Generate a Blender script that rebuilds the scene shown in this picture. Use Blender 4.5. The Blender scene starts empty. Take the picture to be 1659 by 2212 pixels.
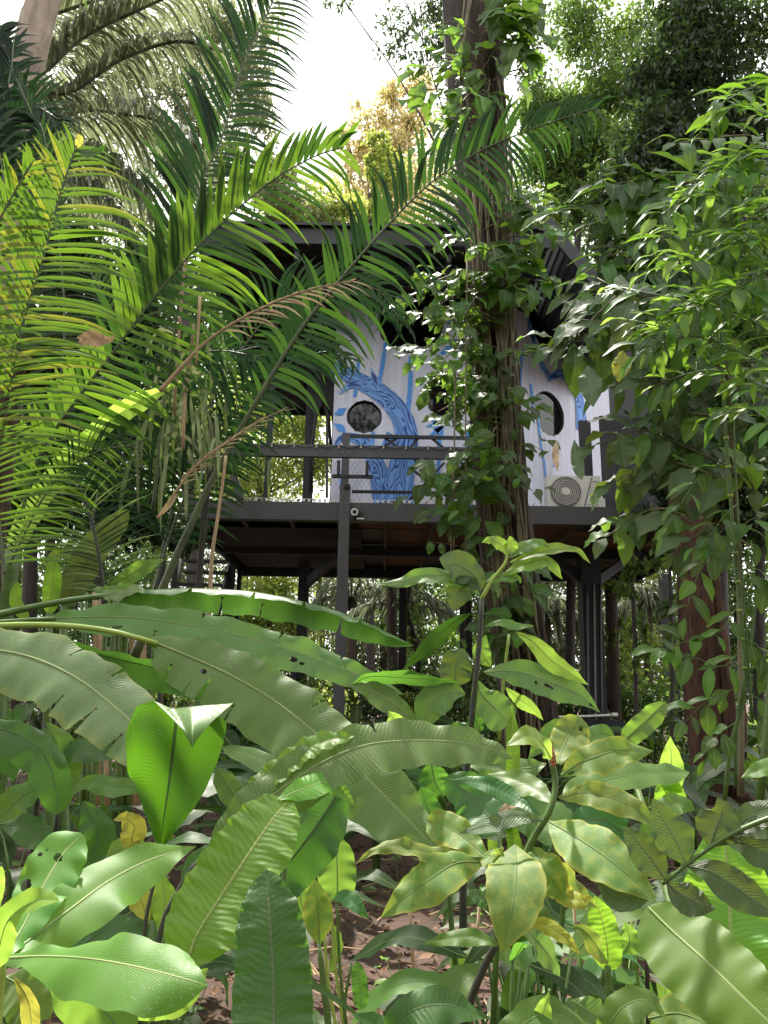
import bpy, math, random
import numpy as np
from mathutils import Vector, Matrix
R = math.radians
random.seed(7); rng = np.random.default_rng(7)
sc = bpy.context.scene
COL = sc.collection
UP = Vector((0, 0, 1))

# ------------------------------------------------------------------ camera
CAM = Vector((0, 0, 1.6))
PITCH, ROLL = 13.3, 1.0
cd = bpy.data.cameras.new('camera'); cam = bpy.data.objects.new('camera', cd); COL.objects.link(cam)
cd.sensor_fit = 'HORIZONTAL'; cd.sensor_width = 36; cd.lens = 36; cd.clip_start = .02; cd.clip_end = 600
CM = (Matrix.Rotation(R(90 + PITCH), 4, 'X') @ Matrix.Rotation(R(ROLL), 4, 'Z'))
cam.matrix_world = Matrix.Translation(CAM) @ CM
sc.camera = cam

# ------------------------------------------------------------------ world, sun, exposure
SUN_EL, SUN_AZ = 60.0, -13.0       # azimuth from +Y, negative = left
w = bpy.data.worlds.new('World'); sc.world = w; w.use_nodes = True
nt = w.node_tree; bg = nt.nodes['Background']
sky = nt.nodes.new('ShaderNodeTexSky'); sky.sky_type = 'NISHITA'; sky.sun_disc = False
sky.sun_elevation = R(SUN_EL); sky.sun_rotation = R(SUN_AZ); sky.air_density = 1; sky.dust_density = 3
tc = nt.nodes.new('ShaderNodeTexCoord'); nz = nt.nodes.new('ShaderNodeTexNoise'); nz.inputs['Scale'].default_value = 2.2; nz.inputs['Detail'].default_value = 5
nt.links.new(tc.outputs['Generated'], nz.inputs['Vector'])
rp = nt.nodes.new('ShaderNodeValToRGB'); rp.color_ramp.elements[0].position = .25; rp.color_ramp.elements[1].position = .5
rp.color_ramp.elements[0].color = (.55, .55, .55, 1)
nt.links.new(nz.outputs['Fac'], rp.inputs['Fac'])
mx = nt.nodes.new('ShaderNodeMix'); mx.data_type = 'RGBA'
mx.inputs['B'].default_value = (8.7, 8.75, 8.6, 1)
nt.links.new(rp.outputs['Color'], mx.inputs['Factor']); nt.links.new(sky.outputs['Color'], mx.inputs['A'])
nt.links.new(mx.outputs['Result'], bg.inputs['Color']); bg.inputs['Strength'].default_value = .1
sd = bpy.data.lights.new('sun', 'SUN'); sd.energy = 4.8; sd.angle = R(2.2); sd.color = (1, .95, .85)
sun = bpy.data.objects.new('sun', sd); COL.objects.link(sun)
sv = Vector((math.sin(R(SUN_AZ)) * math.cos(R(SUN_EL)), math.cos(R(SUN_AZ)) * math.cos(R(SUN_EL)), math.sin(R(SUN_EL))))
sun.rotation_euler = sv.to_track_quat('Z', 'Y').to_euler()
vs = sc.view_settings; vs.view_transform = 'Standard'; vs.look = 'None'; vs.exposure = 1.45; vs.gamma = 1; vs.use_curve_mapping = False
sc.cycles.max_bounces = 8; sc.cycles.diffuse_bounces = 4; sc.cycles.glossy_bounces = 2; sc.cycles.transmission_bounces = 5
sc.cycles.use_denoising = True; sc.cycles.sample_clamp_indirect = 6

# ------------------------------------------------------------------ helpers
def P(px, py, Y):
    """point of the place seen at (px,py) of the 1659-wide photograph, Y metres in front"""
    d = CM.to_3x3() @ Vector(((px - 829.5) / 1659, (1106 - py) / 1659, -1))
    return CAM + d * (Y / d.y)
def ppm(p):
    """metres per photo pixel at point p"""
    return -((CM.to_3x3().inverted()) @ (p - CAM)).z / 1659
def tag(o, label=None, cat=None, group=None, kind=None):
    if label: o['label'] = label
    if cat: o['category'] = cat
    if group: o['group'] = group
    if kind: o['kind'] = kind
    return o
def empty(name, loc, label, cat, group=None):
    o = bpy.data.objects.new(name, None); COL.objects.link(o); o.location = loc; o.empty_display_size = .1
    return tag(o, label, cat, group)
def link(name, me, parent=None, mat4=None):
    o = bpy.data.objects.new(name, me); COL.objects.link(o)
    if parent: o.parent = parent
    if mat4 is not None: o.matrix_basis = mat4
    return o
def rootloc(p):
    return Vector((0, 0, 0)) if p is None else (p.location if p.parent is None else rootloc(p.parent))

class MB:
    """collects shapes (world coordinates) and links them as one mesh object"""
    def __init__(s): s.v = []; s.f = []; s.uv = None
    def add(s, vs_, fs):
        b = len(s.v); s.v += [tuple(v) for v in vs_]; s.f += [tuple(i + b for i in f) for f in fs]; return s
    def box(s, c, size, rot=None):
        x, y, z = [d / 2 for d in size]; c = Vector(c)
        vv = [Vector((a * x, b * y, g * z)) for a in (-1, 1) for b in (-1, 1) for g in (-1, 1)]
        if rot is not None: vv = [rot @ v for v in vv]
        return s.add([c + v for v in vv], [(0, 1, 3, 2), (4, 6, 7, 5), (0, 4, 5, 1), (2, 3, 7, 6), (0, 2, 6, 4), (1, 5, 7, 3)])
    def bar(s, a, b, w_, h_):
        a, b = Vector(a), Vector(b); d = b - a; L = d.length
        return s.box((a + b) / 2, (w_, L, h_), d.to_track_quat('Y', 'Z').to_matrix())
    def tube(s, pts, rad, n=8, cap=True):
        pts = [Vector(p) for p in pts]; b0 = len(s.v); vs_ = []; fs = []
        if not hasattr(rad, '__len__'): rad = [rad] * len(pts)
        prev = None
        for i, p in enumerate(pts):
            t = (pts[min(i + 1, len(pts) - 1)] - pts[max(i - 1, 0)]).normalized()
            ref = prev if prev is not None else (Vector((1, 0, 0)) if abs(t.x) < .8 else Vector((0, 1, 0)))
            x = (ref - t * ref.dot(t)).normalized(); y = t.cross(x); prev = x
            for k in range(n):
                a = 2 * math.pi * k / n; vs_.append(p + (x * math.cos(a) + y * math.sin(a)) * rad[i])
        for i in range(len(pts) - 1):
            for k in range(n):
                fs.append((i * n + k, i * n + (k + 1) % n, (i + 1) * n + (k + 1) % n, (i + 1) * n + k))
        if cap: fs += [tuple(range(n))[::-1], tuple(range((len(pts) - 1) * n, len(pts) * n))]
        return s.add(vs_, fs)
    def build(s, name, mat, parent=None, smooth=False, off=None):
        o0 = rootloc(parent) if off is None else off
        me = bpy.data.meshes.new(name)
        me.from_pydata([(v[0] - o0.x, v[1] - o0.y, v[2] - o0.z) for v in s.v], [], s.f)
        if smooth: me.polygons.foreach_set('use_smooth', [True] * len(me.polygons))
        if mat: me.materials.append(mat)
        me.update()
        return link(name, me, parent)

def catmull(pts, n):
    pts = [Vector(p) for p in pts]
    if len(pts) == 2: return [pts[0].lerp(pts[1], i / (n - 1)) for i in range(n)]
    q = [pts[0] * 2 - pts[1]] + pts + [pts[-1] * 2 - pts[-2]]
    seg = [(pts[i + 1] - pts[i]).length for i in range(len(pts) - 1)]; tot = sum(seg); out = []
    for i in range(n):
        d = tot * i / (n - 1); k = 0
        while k < len(seg) - 1 and d > seg[k]: d -= seg[k]; k += 1
        t = min(1, d / max(seg[k], 1e-9)); a, b, c, e = q[k], q[k + 1], q[k + 2], q[k + 3]
        out.append(.5 * ((2 * b) + (c - a) * t + (2 * a - 5 * b + 4 * c - e) * t * t + (3 * b - a - 3 * c + e) * t ** 3))
    return out
def Pts(lst, Y):
    return [P(p[0], p[1], p[2] if len(p) > 2 else Y) for p in lst]

# ------------------------------------------------------------------ materials
def newmat(name):
    m = bpy.data.materials.new(name); m.use_nodes = True; t = m.node_tree
    return m, t, t.nodes['Principled BSDF']
def nd(t, typ, **kw):
    n = t.nodes.new(typ)
    for k, v in kw.items():
        if hasattr(n, k): setattr(n, k, v)
        else: n.inputs[k].default_value = v
    return n
def math_(t, op, a, b=None, c=None, clamp=False):
    n = t.nodes.new('ShaderNodeMath'); n.operation = op; n.use_clamp = clamp
    for i, v in enumerate((a, b, c)):
        if v is None: continue
        if isinstance(v, (int, float)): n.inputs[i].default_value = v
        else: t.links.new(v, n.inputs[i])
    return n.outputs[0]
def mixc(t, f, a, b, blend='MIX'):
    n = t.nodes.new('ShaderNodeMix'); n.data_type = 'RGBA'; n.blend_type = blend
    for k, v in (('Factor', f), ('A', a), ('B', b)):
        s_ = n.inputs[k]
        if isinstance(v, (int, float)): s_.default_value = v
        elif isinstance(v, (tuple, list)): s_.default_value = (*v[:3], 1)
        else: t.links.new(v, s_)
    return n.outputs['Result']
def ramp(t, f, lo, hi):
    n = t.nodes.new('ShaderNodeMapRange'); n.inputs['From Min'].default_value = lo; n.inputs['From Max'].default_value = hi
    t.links.new(f, n.inputs['Value']); return n.outputs['Result']

def leaf_mat(name, col, trans=None, freq=700., slant=.5, vein=.25, rough=.38, tf=.42, spots=.35, yellow=0., blotch=0.,
             mid=(.30, .38, .14), bump=.35, var=.18, curve=0., midw=.035, spec=.38):
    m, t, b = newmat(name); L = t.links
    if trans is None: trans = (min(1, col[0] * 3.4 + .05), min(1, col[1] * 2.9 + .06), col[2] * .9)
    u0 = nd(t, 'ShaderNodeUVMap', uv_map='metre'); u1 = nd(t, 'ShaderNodeUVMap', uv_map='norm')
    s0 = nd(t, 'ShaderNodeSeparateXYZ'); L.new(u0.outputs[0], s0.inputs[0])
    s1 = nd(t, 'ShaderNodeSeparateXYZ'); L.new(u1.outputs[0], s1.inputs[0])
    ay = math_(t, 'ABSOLUTE', s0.outputs[1]); av = math_(t, 'ABSOLUTE', s1.outputs[1])
    oi = nd(t, 'ShaderNodeObjectInfo')
    n1 = nd(t, 'ShaderNodeTexNoise', Scale=9., Detail=3.); L.new(u0.outputs[0], n1.inputs['Vector'])
    wob = math_(t, 'MULTIPLY', n1.outputs['Fac'], .035)
    ph = math_(t, 'SUBTRACT', s0.outputs[0], math_(t, 'MULTIPLY', ay, slant))
    if curve: ph = math_(t, 'SUBTRACT', ph, math_(t, 'MULTIPLY', math_(t, 'MULTIPLY', av, ay), curve))
    ph = math_(t, 'ADD', ph, wob)
    n9 = nd(t, 'ShaderNodeTexNoise', Scale=16., Detail=2.); L.new(u0.outputs[0], n9.inputs['Vector'])
    sn = math_(t, 'MULTIPLY', math_(t, 'SINE', math_(t, 'MULTIPLY', ph, freq)), ramp(t, n9.outputs['Fac'], .25, .7))
    line = math_(t, 'POWER', math_(t, 'MULTIPLY_ADD', sn, .5, .5), 5.)
    fine = math_(t, 'MULTIPLY_ADD', math_(t, 'SINE', math_(t, 'MULTIPLY', ph, freq * 4.3)), .5, .5)
    midm = math_(t, 'LESS_THAN', av, midw)
    n2 = nd(t, 'ShaderNodeTexNoise', Scale=14., Detail=4., Roughness=.6); L.new(u0.outputs[0], n2.inputs['Vector'])
    hsv = nd(t, 'ShaderNodeHueSaturation')
    L.new(math_(t, 'MULTIPLY_ADD', oi.outputs['Random'], .05, .475), hsv.inputs['Hue'])
    L.new(math_(t, 'ADD', math_(t, 'MULTIPLY', oi.outputs['Random'], var * 2), math_(t, 'MULTIPLY_ADD', n2.outputs['Fac'], .5, .75 - var)), hsv.inputs['Value'])
    hsv.inputs['Color'].default_value = (*col, 1)
    c = hsv.outputs['Color']
    c = mixc(t, math_(t, 'MULTIPLY', line, vein), c, [x * 2.1 + .02 for x in col])
    tr = mixc(t, math_(t, 'MULTIPLY', line, vein * .8), trans, [x * .55 for x in trans])
    if yellow:
        edge = math_(t, 'ADD', math_(t, 'SUBTRACT', av, .95), math_(t, 'MULTIPLY', n2.outputs['Fac'], .45))
        ye = math_(t, 'MULTIPLY', ramp(t, edge, .06, .26), yellow, clamp=True)
        n3 = nd(t, 'ShaderNodeTexNoise', Scale=38., Detail=6., Roughness=.75); L.new(u0.outputs[0], n3.inputs['Vector'])
        ye = math_(t, 'MAXIMUM', ye, math_(t, 'MULTIPLY', ramp(t, n3.outputs['Fac'], .47, .7), yellow * .9, clamp=True))
        c = mixc(t, ye, c, (.36, .36, .05)); tr = mixc(t, ye, tr, (.7, .6, .1))
    if blotch:
        n4 = nd(t, 'ShaderNodeTexNoise', Scale=7., Detail=6., Roughness=.7); L.new(u0.outputs[0], n4.inputs['Vector'])
        bl = math_(t, 'MULTIPLY', ramp(t, n4.outputs['Fac'], .56, .66), blotch, clamp=True)
        c = mixc(t, bl, c, (.22, .13, .05)); tr = mixc(t, bl, tr, (.3, .17, .05))
    c = mixc(t, midm, c, mid); tr = mixc(t, midm, tr, [x * .8 for x in mid])
    if spots:
        vo = nd(t, 'ShaderNodeTexVoronoi', Scale=240.); L.new(u0.outputs[0], vo.inputs['Vector'])
        n5 = nd(t, 'ShaderNodeTexNoise', Scale=5., Detail=2.); L.new(u0.outputs[0], n5.inputs['Vector'])
        thr = math_(t, 'MULTIPLY', ramp(t, n5.outputs['Fac'], .38, .72), .30)
        sp = math_(t, 'MULTIPLY', math_(t, 'LESS_THAN', vo.outputs['Distance'], thr), spots)
        c = mixc(t, sp, c, (.5, .52, .4)); tr = mixc(t, sp, tr, (.4, .42, .25))
    L.new(c, b.inputs['Base Color'])
    L.new(math_(t, 'MULTIPLY_ADD', n2.outputs['Fac'], .3, rough - .12), b.inputs['Roughness'])
    b.inputs['Specular IOR Level'].default_value = spec
    h = math_(t, 'ADD', math_(t, 'MULTIPLY', sn, -.7), math_(t, 'MULTIPLY', fine, .25))
    h = math_(t, 'ADD', h, math_(t, 'MULTIPLY', n2.outputs['Fac'], 1.5))
    bp = nd(t, 'ShaderNodeBump', Strength=bump, Distance=.0013); L.new(h, bp.inputs['Height'])
    L.new(bp.outputs[0], b.inputs['Normal'])
    ts = nd(t, 'ShaderNodeBsdfTranslucent'); L.new(tr, ts.inputs['Color']); L.new(bp.outputs[0], ts.inputs['Normal'])
    ms = nd(t, 'ShaderNodeMixShader', Fac=tf) if False else t.nodes.new('ShaderNodeMixShader'); ms.inputs[0].default_value = tf
    L.new(b.outputs[0], ms.inputs[1]); L.new(ts.outputs[0], ms.inputs[2])
    L.new(ms.outputs[0], t.nodes['Material Output'].inputs['Surface'])
    return m
def cloud_mat(name, col, trans, tf=.4, rough=.5, spread=.6):
    """small leaves of crowns: each leaf has its own tint"""
    m, t, b = newmat(name); L = t.links
    at = nd(t, 'ShaderNodeAttribute', attribute_name='tint')
    f = at.outputs['Fac']
    c = mixc(t, f, [x * (1 - spread) for x in col], [x * (1 + spread) for x in col])
    tr = mixc(t, f, [x * .7 for x in trans], [min(1, x * 1.25) for x in trans])
    L.new(c, b.inputs['Base Color']); b.inputs['Roughness'].default_value = rough
    ts = nd(t, 'ShaderNodeBsdfTranslucent'); L.new(tr, ts.inputs['Color'])
    ms = t.nodes.new('ShaderNodeMixShader'); ms.inputs[0].default_value = tf
    L.new(b.outputs[0], ms.inputs[1]); L.new(ts.outputs[0], ms.inputs[2])
    L.new(ms.outputs[0], t.nodes['Material Output'].inputs['Surface'])
    return m
def solid(name, col, rough=.6, col2=None, scale=6., stretch=(1, 1, 1), bump=.0, detail=5., metallic=0., spec=.5, bscale=None):
    m, t, b = newmat(name); L = t.links
    tc_ = nd(t, 'ShaderNodeTexCoord'); mp = nd(t, 'ShaderNodeMapping'); mp.inputs['Scale'].default_value = stretch
    L.new(tc_.outputs['Object'], mp.inputs['Vector'])
    n = nd(t, 'ShaderNodeTexNoise', Scale=scale, Detail=detail, Roughness=.65); L.new(mp.outputs[0], n.inputs['Vector'])
    if col2 is None: col2 = [x * .7 for x in col]
    c = mixc(t, ramp(t, n.outputs['Fac'], .3, .7), col2, col)
    L.new(c, b.inputs['Base Color']); b.inputs['Roughness'].default_value = rough; b.inputs['Metallic'].default_value = metallic
    b.inputs['Specular IOR Level'].default_value = spec
    if bump:
        n2 = nd(t, 'ShaderNodeTexNoise', Scale=bscale or scale * 3, Detail=6.); L.new(mp.outputs[0], n2.inputs['Vector'])
        bp = nd(t, 'ShaderNodeBump', Strength=.8, Distance=bump); L.new(n2.outputs['Fac'], bp.inputs['Height']); L.new(bp.outputs[0], b.inputs['Normal'])
    return m

M = {}
M['banana'] = leaf_mat('banana_leaf', (.10, .18, .042), (.26, .46, .08), freq=640, slant=.45, spots=.5, rough=.42, bump=.35, vein=.25, tf=.36)
M['banana_bright'] = leaf_mat('bright_banana_leaf', (.11, .25, .025), (.40, .70, .05), freq=560, slant=.35, spots=.45, rough=.36, bump=.6, mid=(.42, .5, .16), vein=.22)
M['banana_dark'] = leaf_mat('dark_banana_leaf', (.042, .12, .026), (.16, .38, .04), freq=620, slant=.4, spots=.45, rough=.4, bump=.32, mid=(.16, .22, .1), vein=.2)
M['banana_dry'] = leaf_mat('weathered_banana_leaf', (.115, .19, .075), (.26, .42, .1), freq=640, slant=.45, spots=.5, yellow=.25, blotch=.2, rough=.46, bump=.6, vein=.3, tf=.36)
M['fresh'] = leaf_mat('fresh_leaf', (.04, .12, .01), (.105, .27, .012), freq=900, slant=.12, spots=.1, tf=.55, rough=.4, vein=.1, mid=(.04, .09, .02), var=.05, bump=.3)
M['paddle'] = leaf_mat('paddle_leaf', (.085, .20, .022), (.34, .60, .04), spec=.4, freq=620, slant=3.2, curve=1.5, spots=.45, rough=.44, vein=.1, mid=(.40, .50, .2), bump=.16)
M['ginger'] = leaf_mat('ginger_leaf', (.085, .17, .03), (.34, .58, .07), freq=650, slant=2.2, curve=1.2, spots=.35, rough=.38, vein=.1, mid=(.22, .33, .11), bump=.22)
M['ginger_light'] = leaf_mat('light_ginger_leaf', (.14, .23, .03), (.5, .78, .1), freq=650, slant=2.2, curve=1.2, spots=.15, rough=.38, vein=.1, tf=.48, mid=(.36, .46, .18), bump=.2)
M['costus'] = leaf_mat('mottled_leaf', (.085, .175, .03), (.38, .55, .07), freq=800, slant=2.6, curve=1., spots=.6, yellow=.68, blotch=.15, rough=.5, spec=.35, vein=.06, mid=(.2, .28, .1), midw=.014, bump=.2)
M['yellow'] = leaf_mat('yellowing_leaf', (.27, .30, .03), (.7, .68, .1), freq=500, slant=1.2, spots=.3, yellow=.8, blotch=.45, rough=.5, bump=.2)
M['ribbed'] = leaf_mat('ribbed_leaf', (.07, .12, .048), freq=780, slant=1.0, curve=.8, spots=.5, rough=.42, vein=.2, bump=.9, tf=.2, mid=(.2, .25, .13))
M['under'] = leaf_mat('understory_leaf', (.022, .055, .012), (.11, .22, .02), freq=600, slant=.9, curve=.8, spots=.15, spec=.3, rough=.42, vein=.15, var=.35, bump=.35)
M['vine'] = leaf_mat('vine_leaf', (.038, .082, .02), (.22, .38, .04), freq=420, slant=.9, curve=.5, spots=.0, rough=.42, vein=.25, var=.45)
M['shrub'] = leaf_mat('shrub_leaf', (.045, .12, .018), (.30, .56, .04), freq=420, slant=.9, curve=.5, spots=.0, rough=.38, vein=.25, var=.4, tf=.45)
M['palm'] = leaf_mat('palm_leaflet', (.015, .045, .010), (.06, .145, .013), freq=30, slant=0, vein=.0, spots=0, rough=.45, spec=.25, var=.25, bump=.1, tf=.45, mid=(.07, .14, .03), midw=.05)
M['palm_lit'] = leaf_mat('sunlit_palm_leaflet', (.04, .09, .013), (.17, .31, .018), freq=30, slant=0, vein=.0, spots=0, rough=.42, spec=.35, var=.3, bump=.1, tf=.5, mid=(.08, .14, .03), midw=.05)  # brighter copy of the palm colour, with sunlight put into it
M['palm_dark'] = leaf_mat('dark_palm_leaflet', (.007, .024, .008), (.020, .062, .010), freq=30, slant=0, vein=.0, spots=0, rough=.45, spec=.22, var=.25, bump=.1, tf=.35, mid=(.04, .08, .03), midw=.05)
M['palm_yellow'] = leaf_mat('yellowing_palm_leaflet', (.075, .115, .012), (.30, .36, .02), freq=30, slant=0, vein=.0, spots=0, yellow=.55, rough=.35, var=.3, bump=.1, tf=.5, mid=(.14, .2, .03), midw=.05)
M['palm_pale'] = cloud_mat('pale_palm_leaflet', (.12, .145, .085), (.26, .3, .15), .35, .42)
M['dead'] = leaf_mat('dead_palm_leaflet', (.36, .26, .16), (.4, .28, .15), freq=60, slant=0, vein=.1, spots=0, rough=.7, var=.25, mid=(.3, .2, .12), tf=.2)
M['stem'] = solid('green_stem', (.10, .17, .03), .4, (.05, .10, .02), 8, (1, 1, 4))
M['stem_dark'] = solid('dark_stem', (.022, .03, .016), .45, (.045, .04, .028), 10, (1, 1, 4))
M['stem_yellow'] = solid('yellow_green_stem', (.32, .40, .07), .4, (.2, .3, .05), 8)
M['rachis'] = solid('palm_rachis', (.035, .045, .02), .45, (.09, .12, .04), 5, (3, 3, 1))
M['tan'] = solid('dry_stalk', (.42, .29, .16), .7, (.25, .17, .1), 10, (2, 2, 1))
M['bark'] = solid('trunk_bark', (.075, .050, .034), .95, (.014, .011, .008), 5, (3, 3, .5), bump=.05, bscale=8)
M['bark_red'] = solid('reddish_bark', (.13, .062, .036), .95, (.035, .02, .014), 6, (3, 3, .6), bump=.04, bscale=9)
M['bark_pale'] = solid('pale_bark', (.42, .33, .27), .85, (.22, .17, .13), 5, (2, 2, .6), bump=.03, bscale=10)
M['bark_dark'] = solid('dark_bark', (.06, .05, .04), .9, (.025, .022, .02), 6, (2, 2, .6), bump=.03)
M['fibre'] = solid('fibrous_trunk', (.16, .10, .06), .95, (.03, .02, .015), 14, (3, 3, .7), bump=.03)
M['soil'] = solid('soil_surface', (.085, .043, .028), .95, (.032, .019, .013), 3.5, bump=.05, bscale=12, detail=9)
M['litter'] = cloud_mat('litter_leaf', (.115, .062, .034), (.09, .05, .03), .1, .85, .85)
M['steel'] = solid('grey_painted_steel', (.085, .082, .092), .45, (.05, .047, .05), 2.2, (1, 1, .35), bump=.0015, detail=9.)
M['steel_dark'] = solid('dark_painted_steel', (.017, .018, .024), .5, (.009, .009, .012), 3, bump=.001)
M['sheet'] = solid('dark_ribbed_sheet', (.04, .04, .045), .5, (.025, .025, .029), 2)
M['joist'] = solid('olive_joist', (.13, .12, .08), .7, (.07, .065, .045), 4, (1, 3, 1))
M['strap'] = leaf_mat('pale_strap_leaf', (.15, .19, .09), (.26, .3, .12), freq=60, slant=0, vein=.1, spots=0, rough=.5, var=.35, mid=(.2, .25, .12), tf=.3)
M['plywood'] = solid('brown_plywood', (.24, .13, .08), .75, (.12, .065, .042), 2.5, (1, 4, 1))
M['white'] = solid('white_wall_paint', (.77, .78, .93), .55, (.62, .63, .77), 2.2, (2.2, 2.2, .35), bump=.002, bscale=30, detail=8.)
M['ac'] = solid('white_appliance_plastic', (.74, .72, .68), .4, (.66, .64, .6), 3)
M['acgrey'] = solid('grey_grille', (.22, .2, .2), .5)
M['glass'] = solid('dark_window_glass', (.006, .006, .007), .03, (.008, .008, .009), 3, spec=.6)
M['blue'] = solid('sky_blue_paint', (.10, .37, .90), .5, (.06, .27, .8), 6)
M['black'] = solid('black_plastic', (.012, .012, .012), .4)
M['bulb'] = solid('clear_bulb', (.5, .48, .42), .2)
M['wire'] = solid('net_wire', (.05, .05, .055), .5)
# blue mural bark: dark wavy grain over a lighter blue
def grain_mat():
    m, t, b = newmat('mural_grain_paint'); L = t.links
    u = nd(t, 'ShaderNodeUVMap', uv_map='metre'); s = nd(t, 'ShaderNodeSeparateXYZ'); L.new(u.outputs[0], s.inputs[0])
    mp = nd(t, 'ShaderNodeMapping'); mp.inputs['Scale'].default_value = (1.9, 6.5, 1); L.new(u.outputs[0], mp.inputs[0])
    n = nd(t, 'ShaderNodeTexNoise', Scale=1., Detail=1.5); L.new(mp.outputs[0], n.inputs['Vector'])
    k = math_(t, 'SINE', math_(t, 'ADD', math_(t, 'MULTIPLY', s.outputs[1], 105.), math_(t, 'MULTIPLY', n.outputs['Fac'], 40.)))
    line = ramp(t, k, -.6, -.1)
    c = mixc(t, line, (.025, .07, .30), (.17, .38, .85))
    L.new(c, b.inputs['Base Color']); b.inputs['Roughness'].default_value = .5
    return m
M['grain'] = grain_mat()

# ------------------------------------------------------------------ leaf geometry
PROF = {
 'banana': [(0, .12), (.05, .5), (.15, .85), (.4, 1), (.7, .93), (.85, .72), (.94, .42), (1, 0)],
 'ovate': [(0, .06), (.1, .38), (.25, .78), (.42, 1), (.6, .93), (.78, .62), (.9, .27), (.96, .1), (1, 0)],
 'heart': [(0, .3), (.06, .78), (.18, 1), (.4, .95), (.65, .62), (.85, .27), (.94, .1), (1, 0)],
 'lance': [(0, .05), (.2, .62), (.42, 1), (.65, .85), (.85, .4), (.95, .12), (1, 0)],
 'paddle': [(0, .12), (.2, .36), (.45, .8), (.68, 1), (.84, .9), (.93, .55), (.97, .2), (1, 0)],
 'round': [(0, .12), (.2, .5), (.45, .85), (.68, 1), (.85, .9), (.95, .6), (1, .1)],
 'fold': [(0, .08), (.12, .3), (.28, .62), (.45, .88), (.62, 1), (.70, 1), (.76, .8), (.88, .4), (1, 0)],
 'linear': [(0, .35), (.08, .8), (.25, 1), (.55, .9), (.8, .6), (.93, .25), (1, 0)],
 'strip': [(0, .8), (.1, 1), (.8, .9), (1, 0)],
}
def prof(p, u):
    t = PROF[p]
    for (a, x), (b, y) in zip(t, t[1:]):
        if u <= b:
            k = (u - a) / (b - a); k = k * k * (3 - 2 * k) if 0 else k
            return x + (y - x) * k
    return 0
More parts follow.
